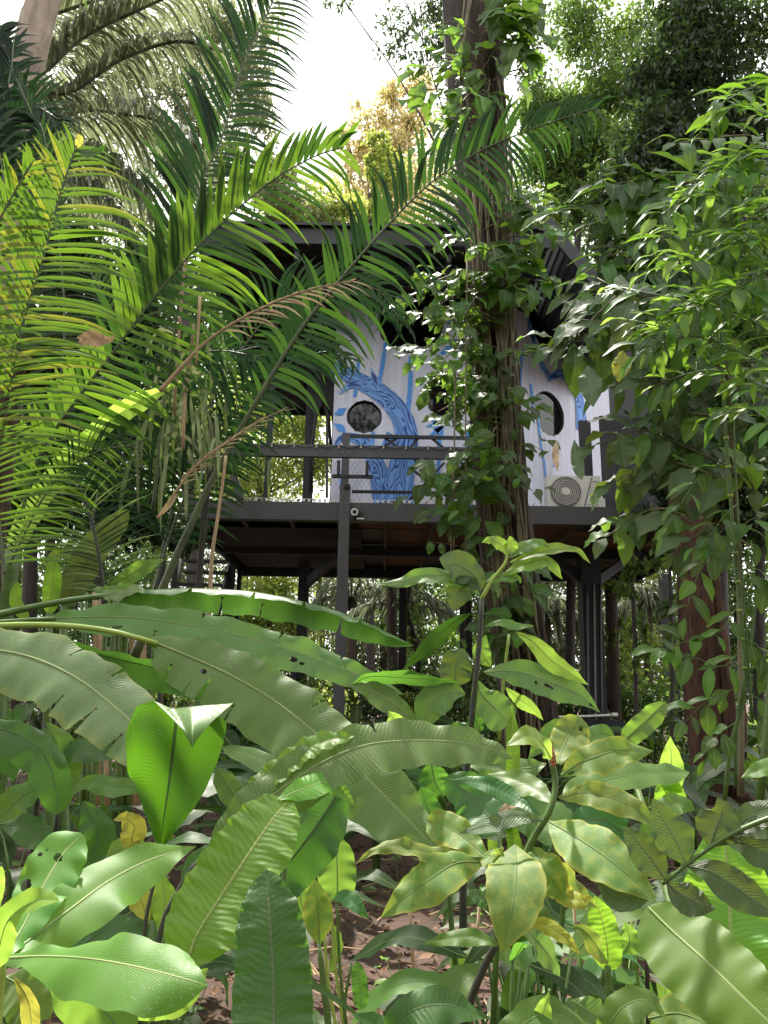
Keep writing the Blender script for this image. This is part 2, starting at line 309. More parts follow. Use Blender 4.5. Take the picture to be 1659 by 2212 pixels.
def leaf_mesh(name, mid, hw, pr, nrm, nu=30, nv=8, fold=.15, wave=(.1, 3), droop=.0, tears=(), holes=(), midrib=True,
              lobes=0, seed=0, off=Vector((0, 0, 0)), mscale=1., twist=0., ragged=.03):
    """nrm: function(i,u,pos,tangent)->wished normal"""
    rd = random.Random(seed); C = catmull(mid, nu + 1); V = []; F = []; A = []; B = []
    tears = [((math.floor(a_ * nu) + .5) / nu, b_, c_, d_ * .4) for a_, b_, c_, d_ in tears]; LT = sum((C[i + 1] - C[i]).length for i in range(nu))
    S = [0]
    for i in range(nu): S.append(S[-1] + (C[i + 1] - C[i]).length)
    ph = [rd.uniform(0, 6.28) for _ in range(4)]; prevn = None
    for i, c in enumerate(C):
        u = i / nu; t = (C[min(i + 1, nu)] - C[max(i - 1, 0)]).normalized()
        n = nrm(u, c, t); n = n - t * n.dot(t)
        n = n.normalized() if n.length > 1e-4 else (prevn or Vector((0, 0, 1)))
        if prevn is not None:
            n = (n * .4 + prevn * .6); n = (n - t * n.dot(t)).normalized()
        prevn = n
        if twist: n = Matrix.Rotation(twist * u, 3, t) @ n
        s = t.cross(n).normalized()
        wd = prof(pr, u)
        if lobes and .05 < u < .9: wd *= 1 - lobes * (.5 + .5 * math.cos(u * 6.283 * 2.6))
        for j in range(-nv, nv + 1):
            v = j / nv; sg = 1 if v > 0 else -1; a = abs(v)
            k = 1 if v >= 0 else 0
            du = 0
            for (tu, s_, dp, gp) in tears:
                if v * s_ > 0 and a > 1 - dp:
                    x_ = abs(u - tu)
                    if x_ < 5.5 / nu:
                        g_ = gp * (a - (1 - dp)) / dp; sx = 1 if u > tu else -1
                        du += sx * (g_ + (x_ - .5 / nu) * (5.5 / nu - g_) / (5 / nu) - x_)
            for (hu, hv, ru, rv_) in holes:
                q_ = math.hypot((u - hu) / ru, (v - hv) / rv_); cell = max(1 / nu / ru, 1 / nv / rv_)
                if q_ > 0 and abs(q_ - 1) < .5 * cell:
                    du += (u - hu) * (1 / q_ - 1); v = hv + (v - hv) / q_; a = abs(v)
            rg = 1 + ragged * math.sin(u * 40 + ph[k] * 3) * math.sin(u * 17 + ph[1 - k]) * a
            wv = wave[0] * hw * a ** 1.6 * (math.sin(6.283 * wave[1] * u + ph[k]) + .5 * math.sin(6.283 * wave[1] * 2.3 * u + ph[2 + k])) * min(1, wd * 2)
            x = v * wd * hw * rg * math.cos(fold); z = a * wd * hw * math.sin(fold) + wv
            p = c + s * x + n * z - UP * droop * a * a * hw * wd
            p = p + t * du * LT
            V.append(p - off); A.append((S[i] * mscale, v * wd * hw * mscale)); B.append((u, v))
    W_ = 2 * nv + 1
    for i in range(nu):
        uc = (i + .5) / nu
        for j in range(2 * nv):
            vc = (j + .5 - nv) / nv; skip = False
            for (tu, sd_, dp, gp) in tears:
                if vc * sd_ > 0 and abs(vc) > 1 - dp:
                    if abs(uc - tu) < .4 / nu: skip = True
            for (hu, hv, ru, rv) in holes:
                if ((uc - hu) / ru) ** 2 + ((vc - hv) / rv) ** 2 < 1: skip = True
            if skip: continue
            F.append((i * W_ + j, i * W_ + j + 1, (i + 1) * W_ + j + 1, (i + 1) * W_ + j))
    if midrib:
        b0 = len(V); n6 = 6; K = list(range(0, nu + 1, 1))
        for q, i in enumerate(K):
            c = C[i]; t = (C[min(i + 1, nu)] - C[max(i - 1, 0)]).normalized()
            x = (Vector((.3, .2, 1)) - t * t.dot(Vector((.3, .2, 1)))).normalized(); y = t.cross(x)
            r = hw * (.034 * (1 - i / nu) + .006)
            for k in range(n6):
                a = 6.283 * k / n6; V.append(c - off + (x * math.cos(a) + y * math.sin(a)) * r); A.append((S[i] * mscale, 0)); B.append((i / nu, 0))
        for q in range(len(K) - 1):
            for k in range(n6):
                F.append((b0 + q * n6 + k, b0 + q * n6 + (k + 1) % n6, b0 + (q + 1) * n6 + (k + 1) % n6, b0 + (q + 1) * n6 + k))
    me = bpy.data.meshes.new(name); me.from_pydata([tuple(v) for v in V], [], F)
    li = np.empty(len(me.loops), dtype=np.int32); me.loops.foreach_get('vertex_index', li)
    for nm, D in (('metre', A), ('norm', B)):
        ul = me.uv_layers.new(name=nm); ul.data.foreach_set('uv', np.array(D, dtype=np.float32)[li].ravel())
    me.polygons.foreach_set('use_smooth', [True] * len(me.polygons)); me.update()
    return me
SEED = [100]
def hero(root, pts, hw, mat, Y=2., pr='ovate', a=.7, b=1., side=0., fold=.15, wave=(.13, 2.2), nu=34, nv=8, droop=.14, name='leaf', label=None, **kw):
    """a large leaf whose midrib runs through photo points; hw half-width in photo pixels"""
    SEED[0] += 1
    mid = Pts(pts, Y); c = mid[len(mid) // 2]
    def nrm(u, p, t):
        tw = (CAM - p).normalized(); r_ = tw.cross(UP).normalized()
        return UP * a + tw * b - r_ * side
    t = (mid[-1] - mid[0]).normalized(); n = nrm(.5, c, t); n = (n - t * n.dot(t)).normalized(); s = t.cross(n)
    vdir = (c - CAM).normalized(); sp = s - vdir * s.dot(vdir); tp = t - vdir * t.dot(vdir)
    if tp.length > .1: tp.normalize(); fac = (sp - tp * sp.dot(tp)).length
    else: fac = sp.length
    h = hw * ppm(c) / max(.5, fac)
    me = leaf_mesh(name, mid, h, pr, nrm, nu=nu, nv=nv, fold=fold, wave=wave, droop=droop, seed=SEED[0], off=rootloc(root), **kw)
    me.materials.append(M[mat]); o = link(name, me, root)
    if label: o['label'] = label
    return o
def stalk(root, pts, r0, r1, mat='stem', Y=2., name='stem', n=8, smooth=True):
    """tube through photo points, radii in photo pixels"""
    C = catmull(Pts(pts, Y), max(6, 3 * len(pts))); k = len(C)
    rad = [(r0 + (r1 - r0) * i / (k - 1)) * ppm(c) for i, c in enumerate(C)]
    return MB().tube(C, rad, n).build(name, M[mat], root, smooth)

# instanced leaves: length 1 along +Y, normal +Z
def unit_leaf(name, pr, hw, mat, bend=.2, fold=.2, nu=8, nv=2, lobes=0, seed=0, wave=(.1, 2), midrib=False, nominal=.15):
    pts = [Vector((0, 0, 0)), Vector((0, .5, -.02 * bend)), Vector((0, 1 - .25 * bend, -bend))]
    pts[1].z = bend * .02
    me = leaf_mesh(name, pts, hw, pr, lambda u, p, t: UP, nu=nu, nv=nv, fold=fold, wave=wave, seed=seed, lobes=lobes, midrib=midrib, mscale=nominal)
    me.materials.append(M[mat]); return me
def frame(loc, d, n, sx, sy=None, sz=None):
    d = d.normalized(); n = n - d * n.dot(d)
    if n.length < 1e-4: n = Vector((1, 0, 0)) - d * d.x
    n.normalize(); x = d.cross(n)
    sy = sx if sy is None else sy; sz = sx if sz is None else sz
    return Matrix(((x.x * sx, d.x * sy, n.x * sz, loc.x), (x.y * sx, d.y * sy, n.y * sz, loc.y), (x.z * sx, d.z * sy, n.z * sz, loc.z), (0, 0, 0, 1)))
def rv(s=1.): return Vector((random.gauss(0, s), random.gauss(0, s), random.gauss(0, s)))

# leaf clouds for crowns
def cloud(name, clumps, size, mat, parent=None, aspect=.42, hang=.5, kind=None, flat=.5, seed=1):
    """clumps: (centre, radii, count); every leaf a folded blade of its own"""
    g = np.random.default_rng(seed); P0 = []
    for c, r, n in clumps:
        if not hasattr(r, '__len__'): r = (r, r, r * .8)
        k = max(3, n // 28)
        sub = g.normal(size=(k, 3)); sub /= np.linalg.norm(sub, axis=1)[:, None]; sub *= (g.random((k, 1)) ** .45)
        pick = g.integers(0, k, n); q = sub[pick] + g.normal(scale=.17, size=(n, 3))
        P0.append(np.array(c) + q * np.array(r))
    P0 = np.concatenate(P0); n = len(P0)
    d = g.normal(size=(n, 3)); d[:, 2] -= hang; d /= np.linalg.norm(d, axis=1)[:, None]
    nn = g.normal(size=(n, 3)); nn[:, 2] += flat * 3; nn -= d * (nn * d).sum(1)[:, None]; nn /= np.linalg.norm(nn, axis=1)[:, None]
    s = np.cross(d, nn); L = size * (.6 + .8 * g.random((n, 1))); w_ = L * aspect * .5
    v = np.stack([P0, P0 + d * L * .45 + s * w_ + nn * w_ * .3, P0 + d * L, P0 + d * L * .45 - s * w_ + nn * w_ * .3], 1).reshape(-1, 3)
    v = v - np.array(rootloc(parent))
    idx = np.arange(n) * 4
    tri = np.stack([idx, idx + 1, idx + 2, idx, idx + 2, idx + 3], 1).reshape(-1)
    me = bpy.data.meshes.new(name); me.vertices.add(4 * n); me.vertices.foreach_set('co', v.astype(np.float32).ravel())
    me.loops.add(6 * n); me.loops.foreach_set('vertex_index', tri.astype(np.int32))
    me.polygons.add(2 * n); me.polygons.foreach_set('loop_start', np.arange(2 * n, dtype=np.int32) * 3)
    try: me.polygons.foreach_set('loop_total', np.full(2 * n, 3, dtype=np.int32))
    except Exception: pass
    at = me.attributes.new('tint', 'FLOAT', 'FACE'); at.data.foreach_set('value', np.repeat(g.random(n), 2).astype(np.float32))
    me.update(calc_edges=True); me.validate(); me.materials.append(mat)
    o = link(name, me, parent)
    if kind: o['kind'] = kind
    return o
CL = {
 'bright': cloud_mat('sunlit_foliage', (.13, .185, .035), (.52, .60, .12), .48),  # sunlight put into the colour: brighter, yellower leaves
 'bronze': cloud_mat('bronze_foliage', (.26, .22, .09), (.8, .68, .3), .5),
 'mid': cloud_mat('mid_green_foliage', (.045, .09, .02), (.24, .38, .06), .42),
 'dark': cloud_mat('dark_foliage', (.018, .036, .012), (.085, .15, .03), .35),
 'grey': cloud_mat('hazy_foliage', (.10, .115, .06), (.33, .37, .15), .45),  # haze put into the colour: leaves paler and greyer
}

# ================================================================== GROUND
def gz(x, y):
    return .05 * math.sin(x * 1.3 + y * .7) + .04 * math.sin(x * 2.9 - y * 1.7) + .1 * math.sin(x * .21 + 1) * math.sin(y * .17) + .03 * math.sin(x * 7 + y * 5)
def ground():
    m = MB()
    xs = [-220, -90, -40, -22] + list(np.arange(-14, 14.01, .28)) + [22, 40, 90, 220]
    ys = [-60, -20, -6] + list(np.arange(-1, 19.01, .28)) + [26, 45, 90, 220, 400]
    V = [(x, y, gz(x, y) if abs(x) < 30 and abs(y) < 40 else 0) for y in ys for x in xs]
    n = len(xs); F = [(j * n + i, j * n + i + 1, (j + 1) * n + i + 1, (j + 1) * n + i) for j in range(len(ys) - 1) for i in range(n - 1)]
    m.add(V, F); tag(m.build('ground', M['soil'], smooth=True), kind='structure')
ground()
# fallen leaves and twigs
def litter():
    g = random.Random(3); V = []; F = []; tint = []
    for _ in range(16000):
        y = 2.5 + 11 * g.random() ** 1.3; x = g.uniform(-1, 1) * (1.5 + y * .62)
        z = gz(x, y) + .008 + g.random() * .02; a = g.uniform(0, 6.28); L = g.uniform(.02, .075) * (2 if g.random() < .08 else 1); w_ = L * g.uniform(.2, .34)
        c, s = math.cos(a), math.sin(a); cu = g.uniform(.0, .5) * L
        pts = [(0, 0, 0), (L * .45, w_, cu * .5), (L, 0, cu), (L * .45, -w_, cu * .3), (L * .5, 0, -cu * .2)]
        b = len(V)
        for p in pts: V.append((x + p[0] * c - p[1] * s, y + p[0] * s + p[1] * c, z + max(0, p[2])))
        F += [(b, b + 1, b + 4), (b + 1, b + 2, b + 4), (b + 2, b + 3, b + 4), (b + 3, b, b + 4)]; q = g.random(); tint += [q] * 4
    me = bpy.data.meshes.new('leaf_litter'); me.from_pydata(V, [], F)
    at = me.attributes.new('tint', 'FLOAT', 'FACE'); at.data.foreach_set('value', np.array(tint, dtype=np.float32))
    me.materials.append(M['litter']); tag(link('leaf_litter', me), kind='stuff')
    m = MB()
    for _ in range(700):
        y = 3 + 9 * g.random(); x = g.uniform(-1, 1) * (1.2 + y * .6); a = g.uniform(0, 6.28); L = g.uniform(.08, .5); z = gz(x, y) + .015
        p0 = Vector((x, y, z)); p1 = p0 + Vector((math.cos(a) * L, math.sin(a) * L, g.uniform(0, .06)))
        pm = (p0 + p1) / 2 + Vector((g.uniform(-.03, .03), g.uniform(-.03, .03), .02)); m.tube([p0, pm, p1], [.006, .005, .003], 4)
    tag(m.build('twig_litter', M['tan']), kind='stuff')
litter()

# ================================================================== HOUSE ON POSTS
YD = 12.0                                            # front edge of the deck
XL, XR = P(385, 1085, YD).x, P(1365, 1110, YD).x
ZT, ZB = 4.57, 4.33
house = empty('stilt_house', (0.6, 15, 0), 'dark raised house on steel posts with a white wall painted with blue branches', 'house')
def hb(name, mat, *boxes, parent=None, label=None):
    m = MB()
    for c, s in boxes: m.box(c, s)
    o = m.build(name, M[mat] if isinstance(mat, str) else mat, parent or house)
    if label: o['label'] = label
    return o
XBR = P(1480, 1200, 15).x
# floor slab, fascia
hb('deck_floor', 'steel_dark', (((XL + XBR) / 2, (YD + 17.6) / 2 + .1, 4.52), (XBR - XL, 5.4, .06)))
hb('fascia_beam', 'steel', (((XL + XR) / 2, YD, (ZT + ZB) / 2 - .02), (XR - XL, .1, ZT - ZB + .04)))
hb('fascia_flange', 'steel', (((XL + XR) / 2, YD - .02, ZB - .055), (XR - XL + .01, .17, .02)))
hb('side_beam', 'steel_dark', ((XL + .06, 14.9, 4.38), (.1, 5.6, .22)))
hb('side_beam', 'steel_dark', ((XBR - .06, 14.9, 4.38), (.1, 5.6, .22)))
hb('rear_beam', 'steel_dark', (((XL + XBR) / 2, 17.6, 4.34), (XBR - XL, .12, .3)))
hb('rear_beam', 'steel_dark', (((XL + XBR) / 2, 14.9, 4.33), (XBR - XL - .3, .12, .2)))
# underside panels (brown and dark) and joists
pm = bpy.data.meshes.new('underside_panel'); bx = MB().box((0, 0, 0), (.76, 1.28, .02))
pm.from_pydata(bx.v, [], bx.f)
for i in range(int((XBR - XL - .3) / .8)):
    for j in range(4):
        o = link('underside_panel', pm, house, Matrix.Translation(Vector((XL + .55 + i * .8, 12.75 + j * 1.36, 4.475 + random.uniform(-.004, .004))) - house.location))
        mname = 'plywood' if (XL + .5 + i * .8 > -.4 and random.random() < .8) or random.random() < .12 else 'sheet'
        if not pm.materials: pm.materials.append(M['plywood'])
        o.material_slots[0].link = 'OBJECT'; o.material_slots[0].material = M[mname]
jm = bpy.data.meshes.new('joist'); bx = MB().box((0, 0, 0), (.05, 5.4, .1)); jm.from_pydata(bx.v, [], bx.f); jm.materials.append(M['joist'])
x = XL + .95
while x < XBR - .2:
    link('joist', jm, house, Matrix.Translation(Vector((x, 14.85, 4.41)) - house.location)); x += .8
# corrugated sheet seen below the left part
m = MB()
xs = np.arange(XL + .2, XL + 2.9, .045)
V = [(x, y, 4.36 + .018 * math.sin((y) * 36)) for y in np.arange(13, 17.3, .043) for x in (XL + .2, XL + 2.9)]
k = len(V) // 2; m.add(V, [(2 * i, 2 * i + 1, 2 * i + 3, 2 * i + 2) for i in range(k - 1)]); m.build('corrugated_sheet', M['sheet'], house)
# posts
def post(px, pyb, Y, wpx, mat='steel_dark', top=4.3, name='post', **k):
    a = P(px, pyb, Y); w_ = wpx * ppm(a)
    return hb(name, mat, ((a.x, Y, (top + gz(a.x, Y) - .1) / 2), (w_, w_, top - gz(a.x, Y) + .1)), **k)
pf = P(745, 1090, YD - .11)
hb('post', 'steel', ((pf.x, YD - .15, 2.36), (.165, .12, 4.92)), label='grey front post')
hb('post_cap_plate', 'steel', ((pf.x, YD - .15, 4.85), (.10, .1, .06)))
post(655, 1300, 16.5, 22); post(640, 1300, 13.9, 10, top=2.2)
post(1274, 1300, 14.0, 42); post(1440, 1300, 17, 22); post(870, 1300, 17.4, 16); post(1010, 1300, 17.4, 16)
a = P(655, 1215, 16.5); b_ = P(730, 1130, 14.9)
MB().bar(P(663, 1260, 16.5), P(745, 1185, 15.2), .12, .2).build('knee_brace', M['steel_dark'], house)
MB().bar(P(1262, 1255, 14), P(1180, 1195, 14), .12, .16).build('knee_brace', M['steel_dark'], house)
MB().bar(P(1290, 1255, 14), P(1380, 1190, 14.4), .12, .16).build('knee_brace', M['steel_dark'], house)
bb = P(1290, 1580, 13.8)
hb('post_footing', 'steel_dark', ((bb.x, 13.7, bb.z - .5), (.72, .5, 1.4)))
for px in (1268, 1283, 1297):
    stalk(house, [(px, 1260, 13.8), (px + 2, 1420, 13.8), (px + 4, 1560, 13.8)], 2.2, 2.2, 'steel' if px != 1283 else 'acgrey', name='drain_pipe')
stalk(house, [(1140, 1549, 13.4), (1240, 1548, 13.4), (1332, 1544, 13.4)], 2.6, 2.6, 'ac', name='drain_pipe')
stalk(house, [(1322, 1544.5, 13.39), (1334, 1544, 13.39)], 4.5, 4.5, 'ac', name='pipe_cap')
# railing: front band with mesh below
ZR = (5.30, 5.56); XRl, XRr = P(492, 980, YD).x, P(1020, 980, YD).x
rail = house
hb('rail_band', 'steel', (((XRl + XRr) / 2, YD - .02, (ZR[0] + ZR[1]) / 2), (XRr - XRl, .09, .2)))
MB().bar(P(497, 1000, YD - .02), P(521, 1080, YD - .02), .09, .11).build('rail_end_strut', M['steel'], rail)
MB().bar(P(388, 1072, YD + .9), P(500, 985, YD - .02), .05, .08).build('rail_side_bar', M['steel'], rail)
hb('rail_band', 'steel', (((XRr + P(1120, 990, YD).x) / 2 + .02, YD + .05, 5.35), (.8, .05, .1)))
# bracket frame round the post
c = P(762, 1012, YD - .1)
for dx, dz, sx, sz in ((-.23, 0, .05, .26), (.23, 0, .05, .26), (0, -.13, .66, .05)):
    hb('bracket', 'steel_dark', ((c.x + dx, YD - .08, c.z + dz), (sx, .06, sz)))
hb('stub_plate', 'black', ((pf.x + .03, YD - .22, P(752, 1058, YD).z), (.09, .05, .06)))
# inner rail with crossed bars
YI = 12.75
q0 = P(748, 942, YI); q1 = P(1010, 945, YI); zi = q0.z
hb('inner_rail', 'steel_dark', (((q0.x + q1.x) / 2, YI, zi), (q1.x - q0.x, .05, .06)))
hb('inner_rail_post', 'steel', ((q0.x, YI, (zi + 4.6) / 2), (.13, .06, zi - 4.6 + .1)))
for a_, b__ in (((830, 945), (905, 1000)), ((905, 945), (880, 975)), ((930, 945), (1010, 1010)), ((860, 945), (800, 985)), ((880, 1085), (960, 1000)), ((885, 1010), (975, 1080)), ((965, 1078), (1040, 1020))):
    MB().bar(P(*a_, YI + .02), P(*b__, YI + .02), .03, .04).build('cross_bar', M['steel_dark'], rail)
MB().bar(P(760, 1062, YI), P(1030, 1066, YI), .04, .05).build('inner_rail_foot', M['steel_dark'], rail)
# netting: slanted fine wires joined as one part
m = MB(); z0, z1 = 4.58, 5.30
x = XRl + .1
while x < XRr + .3:
    for sg, off_ in ((1, 0), (-1, .05)):
        xa, xb = x, x + sg * .42
        m.tube([(xa, YD + off_ * .2 + .02, z0), (xb, YD + off_ * .2 + .02, z1)], .0018, 3, False)
    x += .075
o = m.build('netting', M['wire'], rail); o['kind'] = 'stuff'
m = MB(); x = XRl
while x < XRr + .5:
    m.box((x, YD - .03, 4.60), (.045, .012, .035)); x += .085
m.box(((XRl + XRr) / 2 + .2, YD - .03, 4.625), (XRr - XRl + .5, .008, .006))
o = m.build('net_lacing', M['ac'], rail); o['kind'] = 'stuff'
bm = bpy.data.meshes.new('bolt'); bx = MB().tube([(0, 0, 0), (0, -.014, 0)], [.016, .014], 6); bm.from_pydata(bx.v, [], bx.f); bm.materials.append(M['acgrey'])
for dx, dz in ((-.05, 4.52), (.05, 4.52), (-.05, 4.40), (.05, 4.40), (-.05, 5.36), (.05, 5.36), (-.05, 5.48), (.05, 5.48)):
    link('bolt', bm, house, Matrix.Translation(Vector((pf.x + dx, YD - .212, dz)) - house.location))
g_ = random.Random(5); fl = []
for _ in range(26):                                    # dead leaves lying on the beam and rail tops
    xx = g_.uniform(XL + .2, XR - .2); fl.append((xx, YD - .03, ZT + .012))
m = MB()
for xx, yy, zz in fl:
    L_ = g_.uniform(.04, .09); m.add([(xx, yy - .03, zz), (xx + L_ * .5, yy - .05, zz + .02), (xx + L_, yy - .02, zz + .035), (xx + L_ * .5, yy + .02, zz + .01)], [(0, 1, 2), (0, 2, 3)])
o = m.build('fallen_leaf_debris', M['tan'], house); o['kind'] = 'stuff'
# string lights
sl = empty('string_lights', (XRl, YD - .1, 5.5), 'dark scalloped light string hung along the grey railing band', 'string lights')
pts = []; n_ = 11; bl = []
for i in range(n_):
    for k in range(8):
        f = (i + k / 8) / n_; pts.append((XRl + (XRr - XRl) * f, YD - .085, 5.535 - .06 * (1 - (2 * k / 8 - 1) ** 2)))
    bl.append((XRl + (XRr - XRl) * i / n_, YD - .09, 5.50))
MB().tube(pts, .006, 5).build('cable', M['black'], sl)
for p in bl:
    MB().tube([(p[0], p[1], p[2] + .03), (p[0], p[1], p[2])], [.012, .014], 6).tube([(p[0], p[1], p[2]), (p[0], p[1], p[2] - .02), (p[0], p[1], p[2] - .04)], [.012, .017, .006], 8).build('bulb', M['bulb'], sl, True)
# security camera beside the post
p = P(766, 1107, YD - .2)
scam = empty('security_camera', p, 'small round-faced white camera on the grey front post below the deck', 'camera')
MB().box(p + Vector((.06, .05, -.03)), (.15, .07, .11)).build('housing', M['black'], scam)
MB().tube([p + Vector((.0, 0, 0)), p + Vector((0, -.05, 0))], [.058, .058], 20).build('face_ring', M['ac'], scam)
MB().tube([p + Vector((0, -.052, 0)), p + Vector((0, -.065, 0))], [.034, .026], 16).build('lens', M['black'], scam)
MB().box(p + Vector((.09, .03, -.095)), (.12, .05, .02)).build('bracket', M['ac'], scam)

# ---- mural wall: front face and turned right face
YW = 13.2; ZWT = 8.75
Fx0 = P(720, 900, YW).x; Fx1 = P(1104, 900, YW).x
A0 = Vector((Fx0, YW, 4.55)); A1 = Vector((Fx1, YW, 4.55)); A2 = Vector((P(1318, 900, 15.0).x, 15.0, 4.55))
def wall_face(a, b, nx, nz, holes, name):
    """a wall face with round openings: fine grid, faces inside the openings removed and the rim made round"""
    d = (b - a); L = d.length; d.normalize(); nrm = Vector((d.y, -d.x, 0)); H = ZWT - 4.55
    V = []; F = []
    for j in range(nz + 1):
        for i in range(nx + 1): V.append(Vector((i / nx * L, j / nz * H)))
    for v in V:                                       # snap near-rim vertices onto the rim
        for (cx, cz, r) in holes:
            q = v - Vector((cx, cz)); l = q.length
            if abs(l - r) < L / nx * .72 and l > 0: v.xy = Vector((cx, cz)) + q * (r / l)
    for j in range(nz):
        for i in range(nx):
            idx = (j * (nx + 1) + i, j * (nx + 1) + i + 1, (j + 1) * (nx + 1) + i + 1, (j + 1) * (nx + 1) + i)
            c = sum((V[k] for k in idx), Vector((0, 0))) / 4
            if any((c - Vector((cx, cz))).length < r * .985 for cx, cz, r in holes): continue
            F.append(idx)
    W3 = [a + d * v.x + UP * v.y + nrm * (.004 * math.sin(v.x * 42)) for v in V]
    m_ = MB().add(W3, F); return m_.build(name, M['white'], house, False), d, nrm, L
def on_wall(a, d, px, py, lift=0.):
    """photo point to (along, up) on the wall plane through a with direction d"""
    ray = (P(px, py, 10) - CAM).normalized(); n = Vector((d.y, -d.x, 0)); t = (a - CAM).dot(n) / ray.dot(n); q = CAM + ray * t
    return (q - a).dot(d), q.z - a.z
d0 = Vector((1, 0, 0)); d1 = (A2 - A1).normalized()
h0 = []
for px, py, r in ((787, 900, .31), (887, 697, .62), (965, 856, .40)):
    u, v = on_wall(A0, d0, px, py); h0.append((u, v, r))
h1 = []
for px, py, r in ((1186, 893, .44), (1192, 700, .66)):
    u, v = on_wall(A1, d1, px, py); h1.append((u, v, r))
w0, _, n0, L0 = wall_face(A0, A1, 110, 150, h0, 'mural_wall')
w1, _, n1, L1 = wall_face(A1, A2, 80, 150, h1, 'mural_wall')
w1['label'] = 'turned right face of the white painted wall'
def pane(a, d, n, u, v, r):
    c = a + d * u + UP * v - n * .06; m_ = MB(); k = 40
    m_.add([c + (d * math.cos(6.283 * i / k) + UP * math.sin(6.283 * i / k)) * (r + .03) for i in range(k)], [tuple(range(k))])
    wn = m_.build('round_window', M['glass'], house)
    ring = [a + d * u + UP * v - n * .02 + (d * math.cos(6.283 * i / k) + UP * math.sin(6.283 * i / k)) * r for i in range(k + 1)]
    m2 = MB().tube(ring, .022, 6, False); m2.build('frame', M['black'], wn, True)
for h in h0: pane(A0, d0, n0, *h)
for h in h1: pane(A1, d1, n1, *h)
# painted shapes, thin raised sheets of paint
def painted(a, d, n, path, hws, mat, lift=.012, name='painted_branch', pn=24, wob=0.):
    q = [Vector((*on_wall(a, d, x, y), 0)) for x, y in path]; C = catmull(q, pn); hw = np.interp(np.linspace(0, 1, pn), np.linspace(0, 1, len(hws)), hws)
    V = []; F = []; A = []; s = 0
    for i, c in enumerate(C):
        t = (C[min(i + 1, pn - 1)] - C[max(i - 1, 0)]).normalized(); sd_ = Vector((-t.y, t.x, 0)); h = max(.002, hw[i] * .0081)
        if i: s += (c - C[i - 1]).length
        for k in range(5):
            vv = -1 + k / 2; o_ = c + sd_ * h * vv + sd_ * wob * math.sin(i * 1.9)
            V.append(a + d * o_.x + UP * o_.y + n * lift); A.append((s, vv * h))
    for i in range(pn - 1):
        for k in range(4): F.append((i * 5 + k, (i + 1) * 5 + k, (i + 1) * 5 + k + 1, i * 5 + k + 1))
    V = [v - house.location for v in V]
    me = bpy.data.meshes.new(name); me.from_pydata([tuple(v) for v in V], [], F); ul = me.uv_layers.new(name='metre')
    li = np.empty(len(me.loops), dtype=np.int32); me.loops.foreach_get('vertex_index', li); ul.data.foreach_set('uv', np.array(A, dtype=np.float32)[li].ravel())
    me.materials.append(M[mat]); return link(name, me, house)
pb = painted
for path, hw in ((([(775, 775), (773, 800), (770, 830), (766, 858)]), (3, 4, 4)), (([(833, 740), (826, 790), (818, 830)]), (3.5, 5, 4)), (([(886, 770), (886, 830), (880, 900)]), (4, 5.5, 5)),
                 (([(806, 934), (805, 950), (803, 972)]), (4, 4, 4)), (([(822, 845), (824, 858), (822, 870)]), (3, 3, 2)), (([(938, 640), (975, 660), (968, 700)]), (2, 5, 3)), (([(950, 940), (948, 975), (946, 1080)]), (5, 4, 3)),
                 (([(742, 1000), (738, 1040), (737, 1080)]), (3, 4, 3)), (([(985, 740), (950, 770), (944, 800)]), (4, 5, 3)), (([(1010, 930), (1008, 1000), (1012, 1080)]), (3, 4, 3)), (([(1050, 640), (1046, 800), (1052, 1080)]), (3, 4, 3))):
    pb(A0, d0, n0, path, hw, 'blue', name='painted_drip', wob=.006)
# leaves and splash, trunk and branches
for path, hw in ((([(722, 896), (735, 890), (748, 882)]), (1, 9, 1)), (([(722, 915), (736, 925), (747, 938)]), (1, 9, 1)), (([(935, 905), (948, 925), (955, 945)]), (2, 12, 2)), (([(920, 922), (945, 915), (968, 905)]), (1, 7, 1)), (([(925, 945), (945, 930), (962, 918)]), (1, 6, 1))):
    pb(A0, d0, n0, path, hw, 'blue', lift=.014, name='painted_leaf')
pb(A0, d0, n0, [(722, 790), (760, 815), (815, 845), (858, 885), (878, 940), (868, 1010), (850, 1085)], (16, 19, 22, 24, 26, 30, 48), 'grain', lift=.018, pn=40)
pb(A0, d0, n0, [(790, 835), (758, 832), (735, 850)], (12, 9, 2), 'grain', lift=.0195)
pb(A0, d0, n0, [(820, 840), (808, 815), (803, 798)], (12, 6, 1), 'grain', lift=.0205)
pb(A0, d0, n0, [(722, 968), (735, 948), (760, 945), (790, 960), (815, 1010), (835, 1085)], (3, 10, 14, 18, 24, 30), 'grain', lift=.0165, pn=30)
pb(A0, d0, n0, [(850, 940), (835, 965), (815, 990)], (16, 12, 6), 'grain', lift=.0215)
for path, hw in ((([(1112, 640), (1108, 760), (1116, 900), (1112, 1000), (1128, 1080)]), (3, 3.5, 4, 3, 3)), (([(1128, 750), (1122, 830), (1120, 980)]), (3, 6, 3)), (([(1160, 880), (1168, 960), (1176, 1010), (1180, 1075)]), (3, 3.5, 3, 3)), (([(1146, 830), (1150, 870), (1148, 900)]), (4, 5, 3)),
                 (([(1140, 690), (1158, 760), (1172, 800)]), (4, 5, 4)), (([(1204, 956), (1201, 980), (1195, 1010)]), (3, 4, 2))):
    pb(A1, d1, n1, path, hw, 'blue', name='painted_drip', wob=.006)
pb(A1, d1, n1, [(1182, 822), (1205, 808), (1232, 820), (1250, 860), (1256, 930)], (5, 12, 16, 18, 22), 'grain', lift=.018, pn=26)
pb(A1, d1, n1, [(1142, 700), (1162, 770), (1186, 815)], (6, 7, 8), 'grain', lift=.016)
